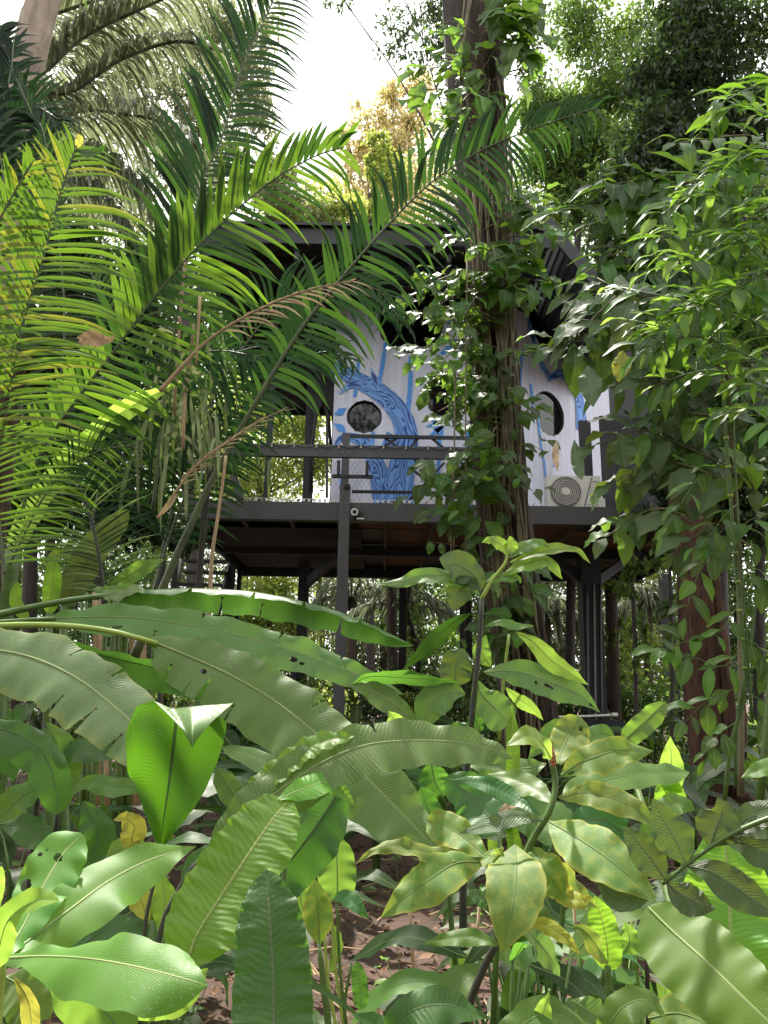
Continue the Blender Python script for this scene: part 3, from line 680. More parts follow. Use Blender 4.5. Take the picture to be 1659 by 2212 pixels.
# dark porch partition with an arched opening, left of the mural
pa = P(662, 860, 14.4); pb_ = P(724, 860, 14.4)
def arch_panel():
    V = []; F = []; k = 16; x0, x1 = pa.x, pb_.x; cx = P(700, 900, 14.4).x; r = .17; zs = P(700, 935, 14.4).z; zt = P(700, 868, 14.4).z
    arc = [(cx + r * math.cos(math.pi * i / k), zs + (zt - zs) * math.sin(math.pi * i / k)) for i in range(k + 1)]
    outer = [(x1 if i < k * .5 else x0, 8.75) if 0 < i < k else ((x1, zs) if i == 0 else (x0, zs)) for i in range(k + 1)]
    for y in (14.38, 14.46):
        b0 = len(V)
        for i in range(k + 1): V += [(arc[i][0], y, arc[i][1]), (outer[i][0], y, outer[i][1])]
        for i in range(k): F.append((b0 + 2 * i, b0 + 2 * i + 1, b0 + 2 * i + 3, b0 + 2 * i + 2))
        b1 = len(V); V += [(x1, y, 4.5), (cx + r, y, 4.5), (cx + r, y, zs), (x1, y, zs), (x0, y, 4.5), (cx - r, y, 4.5), (cx - r, y, zs), (x0, y, zs)]
        F += [(b1, b1 + 1, b1 + 2, b1 + 3), (b1 + 4, b1 + 5, b1 + 6, b1 + 7)]
    MB().add(V, F).build('porch_partition', M['sheet'], house)
arch_panel()
MB().bar(P(707, 875, 14.36), P(706, 1075, 14.36), .06, .05).build('arch_mullion', M['steel'], house)
m = MB(); m.tube([P(672 + 60 * 0, 1060, 14.3), P(674, 960, 14.3), P(684, 895, 14.3), P(700, 866, 14.3), P(710, 895, 14.3), P(714, 960, 14.3)], .03, 6); m.build('arch_frame', M['black'], house, True)
# dark wall and cabinet to the right
hb('rear_wall', 'sheet', ((P(1400, 900, 15.1).x, 15.15, 6.8), (P(1480, 900, 15.1).x - P(1310, 900, 15.1).x, .08, 4.5)))
c0 = P(1305, 1100, 12.9); c1 = P(1402, 1100, 12.9); ct = P(1350, 898, 12.9)
for i in range(3):
    wd = (c1.x - c0.x) / 3
    hb('cladding_panel', 'steel_dark' if i == 9 else 'sheet', ((c0.x + wd * (i + .5), 12.95 + i * .012, (4.56 + ct.z) / 2), (wd - .012, .06, ct.z - 4.56)))
hb('cladding_panel', 'sheet', (((P(1252, 900, 13.4).x + c0.x) / 2, 13.5, (P(1250, 905, 13.4).z + 4.56) / 2), (c0.x - P(1252, 900, 13.4).x, .05, P(1250, 905, 13.4).z - 4.56)))
# ---- roof: flat slab over house and deck, sloped wing on the right
RX0, RX1 = P(425, 515, 11.4).x, P(1185, 490, 11.4).x; ZR_ = 8.9
m = MB(); ys = np.arange(11.4, 19.6, .035)
V = [(x, y, ZR_ + .02 * math.sin(y * 45)) for y in ys for x in (RX0 + .05, RX1)]
m.add(V, [(2 * i, 2 * i + 1, 2 * i + 3, 2 * i + 2) for i in range(len(ys) - 1)]); m.build('roof_sheet', M['sheet'], house)
hb('roof_fascia', 'steel_dark', (((RX0 + RX1) / 2, 11.38, ZR_ + .08), (RX1 - RX0, .05, .3)))
hb('roof_edge_trim', 'steel_dark', (((RX0 + RX1) / 2, 11.36, ZR_ + .26), (RX1 - RX0 + .1, .14, .05)))
hb('roof_side_trim', 'steel_dark', ((RX0, 15.5, ZR_ + .06), (.06, 8.2, .26)))
for y in (11.9, 13.1, 14.5, 16, 17.5, 19.2):
    hb('roof_beam', 'steel_dark', (((RX0 + RX1) / 2, y, ZR_ - .1), (RX1 - RX0 - .1, .07, .14)))
for i in range(5):
    x = RX0 + .4 + i * (RX1 - RX0 - .8) / 4; hb('rafter', 'steel_dark', ((x, 15.45, ZR_ - .24), (.08, 8, .14)))
for px, Y in ((585, 12.9), (668, 14.4), (455, 18.5)):
    a = P(px, 900, Y); hb('porch_post', 'steel_dark', ((a.x, Y, 6.9), (.1, .1, 4.7)))
hb('ceiling_lamp', 'bulb', ((P(758, 873, 15).x - .8, 14, P(758, 873, 15).z + 1.6), (.05, .05, .05)))
e0, e1 = P(1180, 492, 11.4), P(1345, 690, 11.4)
def wing(dy0, dy1):
    m_ = MB(); V = []; k = 60
    for i in range(k + 1):
        p = e0.lerp(e1, i / k); p.z += .025 * math.sin(i * 1.57 * 1.0); V += [(p.x, dy0, p.z), (p.x, dy1, p.z)]
    m_.add(V, [(2 * i, 2 * i + 1, 2 * i + 3, 2 * i + 2) for i in range(k)]); return m_
wing(11.4, 16).build('roof_wing', M['sheet'], house)
MB().bar(e0 + Vector((0, -.02, .1)), e1 + Vector((0, -.02, .1)), .05, .22).build('roof_fascia', M['steel_dark'], house)
for y in (12.6, 14.2): MB().bar(Vector((e0.x, y, e0.z - .12)), Vector((e1.x, y, e1.z - .12)), .08, .12).build('rafter', M['steel_dark'], house)
# ---- air conditioner outdoor unit
a0, a1 = P(1180, 1094, 12.25), P(1306, 1096, 12.25); at_ = P(1240, 1024, 12.25)
acx = (a0.x + a1.x) / 2; acw = (a1.x - a0.x) * .93; ach = at_.z - a0.z; zb = ZT + .03
ac = empty('air_conditioner', (acx, 12.4, zb), 'white outdoor air conditioner with round fan grille on the deck edge', 'air conditioner')
def A_(name, mat, boxes=None, mb=None, sm=False):
    m_ = mb or MB()
    for c, s in boxes or (): m_.box(c, s)
    return m_.build(name, M[mat], ac, sm)
zc = zb + ach / 2 + .02; yf = 12.28
A_('casing', 'ac', [((acx, 12.42, zc), (acw, .26, ach))])
A_('side_cover', 'ac', [((acx + acw / 2 + .035, 12.42, zb + ach * .2), (.07, .2, ach * .35))])
A_('foot', 'acgrey', [((acx - acw * .32, 12.42, zb + .005), (.06, .3, .03))]); A_('foot', 'acgrey', [((acx + acw * .32, 12.42, zb + .005), (.06, .3, .03))])
fc = Vector((acx - acw * .16, yf, zc)); fr = ach * .44
disc = MB().tube([fc + Vector((0, .012, 0)), fc + Vector((0, -.004, 0))], [fr, fr], 40); A_('fan_opening', 'acgrey', mb=disc)
for i in range(7):
    r = fr * (.28 + .72 * i / 6); ring = [fc + Vector((math.cos(6.283 * k / 36) * r, -.014, math.sin(6.283 * k / 36) * r)) for k in range(37)]
    A_('grille_ring', 'ac' if i != 6 else 'acgrey', mb=MB().tube(ring, .006 if i else .008, 5, False), sm=True)
A_('fan_hub', 'ac', mb=MB().tube([fc + Vector((0, -.01, 0)), fc + Vector((0, -.026, 0))], [fr * .27, fr * .25], 20))
# slanted grey seam between fan and service panel, three lines and a short dark mark
MB().bar(Vector((acx + acw * .17, yf + .008, zb + .03)), Vector((acx + acw * .34, yf + .008, zb + ach - .01)), .008, .02).build('panel_seam', M['acgrey'], ac)
for k in range(3): A_('louvre', 'acgrey', [((acx + acw * .35, yf + .008, zc - .02 + k * .05), (acw * .12, .006, .006))])
A_('badge', 'acgrey', [((acx + acw * .40, yf + .008, zb + ach * .86), (acw * .1, .006, .018))]); A_('handle', 'acgrey', [((acx + acw * .36, yf + .008, zb + .05), (acw * .2, .006, .01))])
# ---- stairs at the left under the deck
st = empty('stairs', (P(430, 1400, 16).x, 16.4, 0), 'dark metal stairs under the left end of the raised deck', 'stairs')
for i, (x0, x1, y) in enumerate(((400, 500, 1212), (398, 492, 1236), (385, 480, 1262), (362, 468, 1310), (350, 462, 1362), (340, 450, 1410), (330, 440, 1460))):
    Y = 17.0 - i * .28; p0, p1 = P(x0, y, Y), P(x1, y + 2, Y); MB().bar(p0, p1, .28, .045).build('tread', M['steel_dark'], st)
for dx in (0, 105):
    MB().bar(P(398 + dx, 1195, 17.2), P(322 + dx, 1500, 15.0), .05, .25).build('stringer', M['steel_dark'], st)
for px, Y, wd in ((487, 17, 20), (508, 17.2, 9), (445, 16.4, 8), (365, 16, 10), (335, 15.6, 12)):
    a = P(px, 1400, Y); hgt = 4.3 if wd > 8 else 3.4
    hb('stair_post', 'steel_dark', ((a.x, Y, hgt / 2), (wd * ppm(a), wd * ppm(a), hgt)), parent=st)
# ================================================================== BACKGROUND TREES
def bark_trunk(root, pts, Y, r0, r1, mat, name='trunk', n=14, rough=.08, seed=0):
    """trunk through photo points (radii in photo pixels), surface uneven"""
    g = random.Random(seed); C = catmull(Pts(pts, Y), 26); V = []; F = []; off = rootloc(root)
    for i, c in enumerate(C):
        t = (C[min(i + 1, 25)] - C[max(i - 1, 0)]).normalized(); x = (Vector((1, 0, 0)) - t * t.x).normalized(); y = t.cross(x)
        r = (r0 + (r1 - r0) * i / 25) * ppm(c)
        for k in range(n):
            a = 6.283 * k / n; rr = r * (1 + rough * math.sin(k * 2.3 + i * .35) + rough * g.uniform(-.6, .6))
            V.append(c + (x * math.cos(a) + y * math.sin(a)) * rr)
    for i in range(25):
        for k in range(n): F.append((i * n + k, i * n + (k + 1) % n, (i + 1) * n + (k + 1) % n, (i + 1) * n + k))
    m_ = MB().add(V, F); return m_.build(name, M[mat] if isinstance(mat, str) else mat, root, True)
def clumps(lst, Y):
    out = []
    for (px, py, rx, ry, n, *dy) in lst:
        c = P(px, py, Y + (dy[0] if dy else 0)); k = ppm(c); out.append((c, (rx * k, rx * k * .8, ry * k), n))
    return out
def tree(name, label, Y, trunk, tr, cl, size, mat, bark='bark_dark', limbs=6, group=None, seed=1, hang=.5, cat='tree', aspect=.42):
    b = P(*trunk[0], Y); root = empty(name, (b.x, Y, 0), label, cat, group)
    bark_trunk(root, [trunk[0]] + trunk[1:], Y, tr[0], tr[1], bark, seed=seed, n=8)
    C = clumps(cl, Y); g = random.Random(seed); top = P(*trunk[-1], Y); mid = P(*trunk[len(trunk) // 2], Y)
    m_ = MB()
    for c, r, n in C[:limbs * 2]:
        s = mid.lerp(top, g.random()); e = c + Vector((g.uniform(-.3, .3) * r[0], 0, g.uniform(-.2, .3) * r[2])); q = (s + e) / 2 + Vector((0, g.uniform(-.4, .4), g.uniform(0, .5)))
        k = ppm(top) * tr[1]; m_.tube(catmull([s, q, e], 7), [k * .6, k * .5, k * .4, k * .33, k * .25, k * .18, k * .1], 5)
        for _ in range(3):
            f = e + Vector((g.uniform(-1, 1) * r[0], g.uniform(-1, 1) * r[1], g.uniform(-1, 1) * r[2])) * .7
            m_.tube([q.lerp(e, .5), (e + f) / 2, f], [k * .2, k * .12, k * .05], 4)
    m_.build('branch', M[bark] if isinstance(bark, str) else bark, root, True)
    cloud('crown', C, size, CL[mat], root, seed=seed, hang=hang, aspect=aspect)
    return root
tree('jungle_tree', 'tall bronze-leaved sunlit tree standing far beyond the roof in the middle', 30, [(835, 1500), (830, 700), (840, 330)], (14, 6),
     [(855, 205, 45, 32, 800), (795, 250, 42, 34, 700), (880, 265, 60, 40, 1300), (775, 325, 50, 40, 900), (845, 330, 70, 45, 1500), (745, 290, 28, 22, 200), (905, 190, 40, 30, 500), (760, 400, 70, 40, 1200), (870, 410, 80, 55, 1800), (800, 455, 90, 40, 1500)], .22, 'bronze', seed=3)
tree('jungle_tree', 'small lime-green sunlit tree rising just above the roof', 25, [(800, 1500), (800, 700), (800, 420)], (9, 4),
     [(812, 300, 26, 14, 260), (835, 335, 32, 20, 420), (795, 345, 22, 14, 200), (700, 440, 60, 40, 1200), (840, 370, 45, 40, 900), (760, 470, 80, 30, 1100), (660, 470, 60, 40, 900), (590, 420, 60, 60, 900)], .2, 'bright', seed=4)
tree('jungle_tree', 'hazy pale olive tree behind the grey palm fronds at upper left', 24, [(420, 1500), (400, 700), (380, 200)], (14, 6),
     [(300, 230, 120, 110, 4600), (420, 120, 130, 110, 4600), (520, 60, 110, 60, 2700), (200, 80, 120, 90, 3600), (100, 280, 110, 120, 3000), (430, 330, 110, 110, 4400), (560, 260, 50, 70, 700), (250, 420, 120, 90, 2000), (600, 380, 60, 60, 1500), (530, 180, 60, 90, 1600), (620, 450, 90, 40, 1600)], .2, 'grey', seed=5)
tree('jungle_tree', 'dense tree of mid green leaves behind the palms at far left', 13, [(60, 1500), (70, 900), (60, 500)], (16, 9),
     [(20, 250, 90, 120, 2200), (40, 480, 130, 160, 3600), (180, 620, 110, 120, 2200), (-40, 700, 120, 150, 2000), (120, 850, 150, 110, 2600), (30, 1010, 120, 120, 2400), (240, 760, 80, 90, 1200)], .15, 'dark', seed=6)
tree('jungle_tree', 'thin leafy tree with sky showing through, right of the vine-covered trunk top', 17, [(1230, 1500), (1240, 800), (1260, 200)], (11, 5),
     [(1260, 60, 80, 80, 2800), (1330, 190, 90, 90, 4200), (1220, 240, 80, 70, 3000), (1290, 330, 90, 70, 3600), (1180, 350, 80, 70, 3000), (1150, 250, 50, 60, 1200), (1380, 60, 70, 70, 1600), (1240, 440, 70, 60, 1800)], .15, 'mid', seed=8)
tree('jungle_tree', 'dark evergreen tree of small leaves filling the upper right corner', 14, [(1560, 1500), (1540, 800), (1520, 250)], (20, 9),
     [(1560, 90, 150, 100, 6500), (1450, 160, 110, 90, 4200), (1590, 260, 120, 90, 4500), (1430, 300, 110, 90, 4200), (1500, 420, 130, 90, 4800), (1350, 420, 80, 80, 2600), (1640, 400, 70, 120, 2400), (1370, 530, 90, 70, 2600), (1480, 20, 90, 60, 2000)], .16, 'dark', seed=9, hang=.9, limbs=9)
tree('jungle_tree', 'shaded tree of mid green leaves behind the right shrub', 11, [(1640, 1550), (1640, 1000), (1620, 700)], (12, 8),
     [(1560, 620, 120, 110, 3400), (1640, 820, 90, 130, 2600), (1480, 700, 80, 80, 1600), (1500, 980, 120, 110, 2400), (1620, 1080, 90, 100, 2000), (1450, 1100, 70, 60, 900)], .13, 'dark', seed=10)
tree('jungle_tree', 'shaded tree of small dark leaves directly behind the left palms', 9.5, [(210, 1560), (215, 1100), (200, 700)], (14, 7),
     [(120, 560, 120, 80, 2600), (260, 720, 100, 90, 2600), (120, 780, 120, 90, 2600), (340, 930, 70, 80, 1700), (200, 930, 120, 90, 2600), (60, 1060, 120, 100, 2400), (260, 1100, 120, 80, 2600), (390, 760, 60, 60, 1000), (330, 580, 60, 50, 900), (390, 1160, 50, 40, 600)], .13, 'dark', seed=14)
# foliage beyond the porch and under the deck
tree('jungle_tree', 'yellow-green sunlit tree seen beyond the porch opening', 27, [(560, 1500), (560, 1200), (560, 980)], (9, 5),
     [(560, 900, 120, 60, 2600), (450, 930, 90, 60, 1800), (660, 930, 60, 70, 1400), (600, 1010, 130, 50, 2400), (500, 1050, 100, 40, 1500), (700, 1000, 60, 50, 800)], .22, 'bright', seed=11)
tree('jungle_tree', 'bright sunlit bushy tree seen under the deck between stairs and post', 26, [(580, 1500), (585, 1400), (580, 1300)], (8, 5),
     [(580, 1290, 75, 90, 3400), (520, 1370, 60, 70, 1500), (640, 1360, 50, 60, 1200), (590, 1410, 90, 50, 1800)], .2, 'bright', seed=12)
for i, (px, Y, mat, col_) in enumerate(((760, 30, 'grey', 0), (900, 27, 'mid', 0), (1040, 29, 'mid', 0), (1180, 27, 'grey', 0), (1340, 26, 'bright', 0), (1440, 28, 'mid', 0), (1590, 25, 'mid', 0), (420, 30, 'grey', 0), (280, 26, 'mid', 0), (120, 25, 'mid', 0), (690, 34, 'mid', 0), (830, 33, 'dark', 0), (970, 34, 'mid', 0), (1110, 33, 'dark', 0), (1260, 33, 'mid', 0), (1500, 33, 'dark', 0), (200, 33, 'dark', 0), (20, 32, 'mid', 0), (350, 33, 'mid', 0))):
    tree('forest_tree', 'leafy forest tree far behind, seen in the gap below the deck', Y, [(px, 1530), (px + 6, 1400), (px, 1250)], (7, 5),
         [(px, 1240, 95, 70, 1500), (px - 40, 1330, 80, 60, 1300), (px + 40, 1400, 90, 50, 1500), (px, 1470, 110, 40, 1500), (px + 10, 1150, 100, 60, 900)], .2, mat, seed=20 + i, group='forest trees below the deck line')
for i, (px, py, Y) in enumerate(((100, 300, 34), (330, 560, 36), (520, 650, 38), (1000, 330, 36), (1130, 520, 34), (1350, 300, 32), (1560, 400, 34), (-60, 700, 30), (1700, 700, 28))):
    tree('canopy_tree', 'tall hazy canopy tree standing at the back of the jungle', Y, [(px, 1510), (px + 10, 1000), (px, py + 60)], (12, 7),
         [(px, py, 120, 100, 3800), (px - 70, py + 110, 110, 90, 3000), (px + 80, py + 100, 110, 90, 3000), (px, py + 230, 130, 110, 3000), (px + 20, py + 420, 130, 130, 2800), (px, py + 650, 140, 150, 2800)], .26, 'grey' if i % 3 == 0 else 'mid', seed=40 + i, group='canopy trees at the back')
# leafy sprays hanging against the sky at the top
tree('overhanging_tree', 'leafy branch sprays hanging into the white sky beside the vine-covered trunk', 15, [(1000, 1500), (995, 500), (985, -100)], (7, 5),
     [(880, 10, 90, 35, 700), (850, 90, 40, 60, 330), (930, 120, 60, 80, 750), (740, 5, 40, 15, 90), (960, 40, 60, 60, 700), (1150, 60, 60, 70, 700), (1150, 170, 50, 70, 500)], .13, 'dark', seed=13, hang=1.2, aspect=.34)
# slim trunks and pale trunk
pt = empty('pale_trunk_tree', (P(40, 1500, 8).x, 8, 0), 'pale smooth tree trunk leaning at the upper left corner', 'tree')
bark_trunk(pt, [(-60, 1700), (-20, 900), (30, 330), (66, 110), (100, -20), (140, -160)], 8, 34, 33, 'bark_pale', seed=2)
o = bark_trunk(pt, [(66, 110), (64, 135), (55, 160), (30, 190)], 7.9, 27, 10, 'bark_pale', name='limb', seed=4)
cloud('crown', clumps([(150, -260, 200, 120, 2500), (60, -200, 160, 90, 1500)], 8), .14, CL['dark'], pt, seed=77)
rt = empty('reddish_tree', (P(1540, 1700, 8.6).x, 8.6, 0), 'reddish fibrous trunk standing at the right with aerial roots', 'tree')
bark_trunk(rt, [(1545, 1735), (1530, 1600), (1515, 1400), (1500, 1200), (1480, 1000), (1470, 700)], 8.6, 42, 36, 'bark_red', seed=5, n=18, rough=.1)
for i, (a_, b_) in enumerate((((1575, 1720), (1545, 1200)), ((1590, 1725), (1562, 1350)), ((1500, 1715), (1478, 1250)), ((1600, 1735), (1600, 1450)))):
    stalk(rt, [b_, ((a_[0] + b_[0]) / 2 + 6, (a_[1] + b_[1]) / 2), a_], 7, 9, 'bark_red', 8.4 - .05 * i, name='aerial_root')
stalk(rt, [(1560, 1640), (1600, 1710), (1640, 1745)], 22, 8, 'bark_red', 8.5, name='buttress_root')
cloud('crown', clumps([(1450, 520, 120, 100, 1500), (1380, 640, 60, 60, 500)], 8.6), .12, CL['dark'], rt, seed=78)
for i, (pts_, r, Y, lab) in enumerate((([(850, 1520), (848, 1400), (846, 1290), (842, 1150)], 12, 19, 'brown palm trunk under the middle of the deck'), ([(1375, 1600), (1372, 1400), (1365, 1250)], 5, 12, 'thin dark sapling stem right of the far deck post'),
                              ([(1450, 1650), (1452, 1450), (1446, 1200)], 4, 11, 'thinnest dark sapling stem, left of the reddish trunk'), ([(905, 1500), (900, 1400), (880, 1320), (890, 1230)], 7, 18, 'crooked dark stem beside the brown palm trunk'), ([(1330, 1620), (1325, 1450), (1318, 1260)], 16, 14.6, 'dark leaf-hung trunk directly right of the far deck post'))):
    b = P(*pts_[0], Y); r_ = empty('slender_tree', (b.x, Y, 0), lab, 'tree'); bark_trunk(r_, [(pts_[0][0], pts_[0][1] + 120)] + pts_, Y, r * 1.1, r * .8, 'bark' if i in (0, 4) else 'bark_dark', seed=i, n=8)
    x_, y_ = pts_[-1]; cloud('crown', clumps([(x_, y_, 40, 40, 260), (x_ + 10, y_ + 120, 30, 60, 200)], Y), .13, CL['mid'], r_, seed=90 + i, hang=1.2)

# drooping grey-green palms in the background: each frond a part, its fine leaflets joined
def grey_palm(label, fronds, Y, trunk=None, mat='palm_pale', group=None):
    b = P(*(trunk[0] if trunk else fronds[0][0][0]), Y); root = empty('background_palm', (b.x, Y, 0), label, 'palm', group)
    if trunk: bark_trunk(root, trunk, Y, 9, 8, 'bark', seed=9, n=8)
    for pts_, lpx, n in fronds:
        C = catmull(Pts(pts_, Y), n); m_ = MB(); m_.tube(C[::3] + [C[-1]], [.03] * len(C[::3] + [C[-1]]), 5)
        for i, c in enumerate(C):
            t = (C[min(i + 1, n - 1)] - C[max(i - 1, 0)]).normalized(); f = i / n
            L = lpx * ppm(c) * (math.sin(3.14 * min(1, .15 + .85 * f)) ** .5 if f < .9 else .5)
            for s in (-1, 1):
                sd_ = t.cross(UP).normalized() * s; p = c; d = (sd_ * .7 + t * .5 + UP * random.uniform(-.1, .3)).normalized(); W_ = .018 + random.random() * .01; q = []
                l = L * random.uniform(.7, 1.15)
                for k in range(5): q.append(p); p = p + d * l / 4; d = (d - UP * (.55 + random.random() * .2)).normalized()
                wv = Vector((1, 0, 0)) * .7 + rv(.3); wv = wv.normalized()
                V = []; F = []
                for k, x_ in enumerate(q):
                    ww = W_ * (1, 1.2, 1, .7, .1)[k]; V += [x_ - wv * ww, x_ + wv * ww]
                for k in range(4): F.append((2 * k, 2 * k + 1, 2 * k + 3, 2 * k + 2))
                m_.add(V, F)
        o_ = m_.build('frond', M[mat], root, False)
        at = o_.data.attributes.new('tint', 'FLOAT', 'FACE'); at.data.foreach_set('value', np.random.default_rng(5).random(len(o_.data.polygons)).astype(np.float32))
grey_palm('grey-green palm with long drooping fronds hanging at the upper left', [([(60, 190), (110, 145), (190, 75), (325, 10), (470, -60)], 170, 110), ([(40, 60), (150, 20), (280, -20)], 150, 70), ([(60, 190), (150, 200), (260, 130), (380, 90), (480, 110)], 120, 80)], 10.5, [(30, 1600), (45, 700), (58, 200)])
grey_palm('pale dry-looking palm whose curtain of leaflets hangs beside the upper left tree', [([(120, 265), (180, 240), (260, 245), (345, 262), (420, 310)], 210, 110), ([(110, 330), (200, 330), (300, 400), (350, 480)], 150, 80), ([(120, 380), (220, 420), (300, 520)], 150, 70)], 12, [(110, 1600), (110, 800), (115, 300)])
for i, (px, py, Y) in enumerate(((870, 1275, 19.5), (1180, 1290, 20), (1400, 1270, 19), (760, 1250, 23))):
    fr = []
    for k in range(8):
        a_ = -3.0 + k * .42 + random.uniform(-.1, .1); L = random.uniform(70, 120); dx, dy = math.cos(a_) * L, math.sin(a_) * L * .55
        fr.append(([(px, py + 40), (px + dx * .5, py + 40 + dy * .9), (px + dx, py + 55 + dy * .6), (px + dx * 1.35, py + 100 + dy * .2)], 60, 34))
    grey_palm(('palm with pale arching fronds behind the brown trunk under the deck', 'palm with pale arching fronds behind the vine-covered trunk under the deck', 'palm with hanging fronds in the gap left of the reddish trunk', 'farthest pale palm under the deck, left of the grey front post')[i], fr, Y, [(px, 1560), (px, 1400), (px, py + 40)])
# low bushes closing the view at ground level
def bush(px, py, Y, r, mat, seed, label, group):
    c = P(px, py, Y); b = empty('bush', (c.x, Y, 0), label, 'bush', group); k = ppm(c); m_ = MB(); g = random.Random(seed)
    for _ in range(6):
        e = c + Vector((g.uniform(-1, 1), g.uniform(-.5, .5), g.uniform(-.3, .7))) * r * k; m_.tube([(c.x + g.uniform(-.1, .1), Y, 0), ((c.x + e.x) / 2, Y, e.z * .6), e], [.02, .014, .005], 5)
    m_.build('stem', M['stem_dark'], b, True)
    cloud('foliage', [(c, (r * k, r * k * .7, r * k * .8), 420), (Vector((c.x, Y, max(.2, c.z * .4))), (r * k * 1.1, r * k * .7, c.z * .4 + .1), 420)], .16, CL[mat], b, seed=seed)
for i in range(40):
    px = -60 + i * 45 + random.uniform(-20, 20); Y = random.choice((14.5, 16, 19, 22)); 
    bush(px, 1520 + random.uniform(-40, 25), Y, random.uniform(60, 100), random.choice(('dark', 'mid', 'mid', 'bright' if 500 < px < 1000 else 'dark')), 200 + i, 'low leafy bush on the jungle floor behind the house posts', 'bushes on the jungle floor')

# ================================================================== VINE-COVERED TRUNK
vt = empty('big_tree', (P(1125, 1640, 9.5).x, 9.5, 0), 'large rough brown trunk in front of the house, wrapped in climbing vines', 'tree')
bark_trunk(vt, [(1165, 1780), (1135, 1500), (1106, 1280), (1086, 1100), (1072, 900), (1066, 700), (1060, 500), (1050, 300), (1046, 120), (1040, -60), (1030, -300)], 9.5, 58, 31, 'bark', seed=3, n=34, rough=.16)
cloud('crown', clumps([(1000, -420, 300, 120, 3000)], 9.5), .14, CL['dark'], vt, seed=79)
dk = empty('dark_trunk', (P(1000, 1640, 10.4).x, 10.4, 0), 'darker slim trunk against the left side of the big vine-wrapped trunk top', 'tree')
bark_trunk(dk, [(1110, 1640), (1090, 1100), (1040, 500), (1010, 260), (1000, 80), (994, -60)], 10.0, 24, 44, 'bark_dark', seed=8)
VL = [unit_leaf('vine_leaf_shape', 'heart', .34, 'vine', .25, .15, lobes=0, seed=1), unit_leaf('vine_leaf_shape', 'heart', .36, 'vine', .35, .1, lobes=.32, seed=2, nu=12, nv=3),
      unit_leaf('vine_leaf_shape', 'ovate', .27, 'vine', .15, .25, seed=3), unit_leaf('vine_leaf_shape', 'ovate', .3, 'vine', .4, .1, seed=4, wave=(.2, 3))]
vines = [empty('climbing_vine', Vector((vt.location.x, 9.3, 0)), l_, 'vine') for l_ in ('large-leaved climbing vine around the top of the big brown trunk, against the sky', 'climbing vine with tangled side shoots on the big trunk before the mural wall', 'climbing vine on the lower part of the big brown trunk around deck height')]
vine = vines[1]
def axis_x(y): return float(np.interp(y, [0, 300, 500, 900, 1280, 1600], [1042, 1050, 1058, 1072, 1106, 1145]))
def put_leaf(root, me, p, size, d, n, name='leaf', mat=None):
    o_ = link(name, me, root, frame(p - rootloc(root), d, n, size))
    if mat: o_.material_slots[0].link = 'OBJECT'; o_.material_slots[0].material = M[mat]
    return o_
def stray(root, pts_, r, Y, mat, name='stem'): return stalk(root, pts_, r, r * .6, mat, Y, name=name, n=5)
g = random.Random(11)
M['vinestem'] = solid('vine_stem', (.20, .17, .09), .7, (.09, .07, .04), 8)
for i in range(34):                                   # stems winding along the bark
    x0 = g.uniform(-36, 36); ys = [1650, 1400, 1150, 900, 650, 400, 150, -60]; k0 = g.randint(0, 3); k1 = g.randint(k0 + 3, 8)
    stray(vine, [(axis_x(y) + x0 + g.uniform(-22, 22), y + g.uniform(-30, 30)) for y in ys[k0:k1]], g.uniform(1.6, 4.2), 9.5 - .38 - .06 * g.random(), 'vinestem')
for x_, y0, y1 in ((981, 780, 1210), (1006, 560, 1230), (975, 1000, 1240)):   # straight hanging tendrils
    stray(vine, [(x_ + 3, y0), (x_, (y0 + y1) / 2), (x_ - 1, y1)], 2.2, 8.7, 'vinestem', 'tendril')
zones = [  (870, 990, 20, 330, 40, 66), (1090, 1200, 0, 240, 50, 76), (1100, 1215, 430, 640, 54, 62), (900, 1000, 600, 760, 30, 50), (1110, 1180, 760, 1100, 20, 44), (880, 1000, 1000, 1230, 22, 58),  # x0,x1,y0,y1,n,size px
 (905, 1010, 60, 330, 34, 46), (1080, 1190, -20, 300, 34, 58), (1000, 1090, 160, 330, 10, 48), (1110, 1200, 420, 560, 22, 44), (940, 1100, 520, 680, 40, 50),
 (840, 1010, 600, 770, 80, 46), (900, 1060, 740, 900, 46, 46), (1090, 1200, 560, 720, 34, 48), (1090, 1180, 760, 960, 20, 42), (930, 1060, 900, 1040, 36, 44),
 (900, 1080, 1040, 1250, 46, 50), (1080, 1190, 980, 1160, 16, 38), (1020, 1150, 1230, 1500, 60, 54), (915, 1010, 800, 930, 44, 46), (1000, 1060, 700, 1000, 8, 42)]
for (x0, x1, y0, y1, n, s_) in zones:
    vine = vines[0 if y1 < 660 else (1 if y1 < 1000 else 2)]
    for _ in range(n // 6 + 1):                       # little side shoots carrying the leaves
        ya = g.uniform(y0, y1); xa = axis_x(ya) + g.uniform(-20, 20); xb = g.uniform(x0, x1); yb = min(max(ya + g.uniform(-90, 60), y0), y1); Ya = 9.1; Yb = g.uniform(8.4, 9.1)
        C = [(xa, ya, Ya), ((xa + xb) / 2, (ya + yb) / 2 - 22, (Ya + Yb) / 2), (xb, yb, Yb)]
        stray(vine, C, g.uniform(.9, 1.8), 9, 'vinestem')
        pc = catmull(Pts(C, 9), 9)
        for k in range(6):
            p = pc[3 + k % 6] + rv(.07); sz = .92 * s_ * g.uniform(.55, 1.3) * ppm(p)
            d = Vector((g.uniform(-1, 1) + (.4 if xb > xa else -.4), g.uniform(-.7, .1), g.uniform(-1.1, .15))); nn = Vector((g.uniform(-.5, .5), -.7, .9 + g.uniform(-.5, .3)))
            put_leaf(vine, g.choice(VL), p, sz, d, nn, mat=g.choice((None, None, None, 'shrub', 'banana' if 0 else None)))

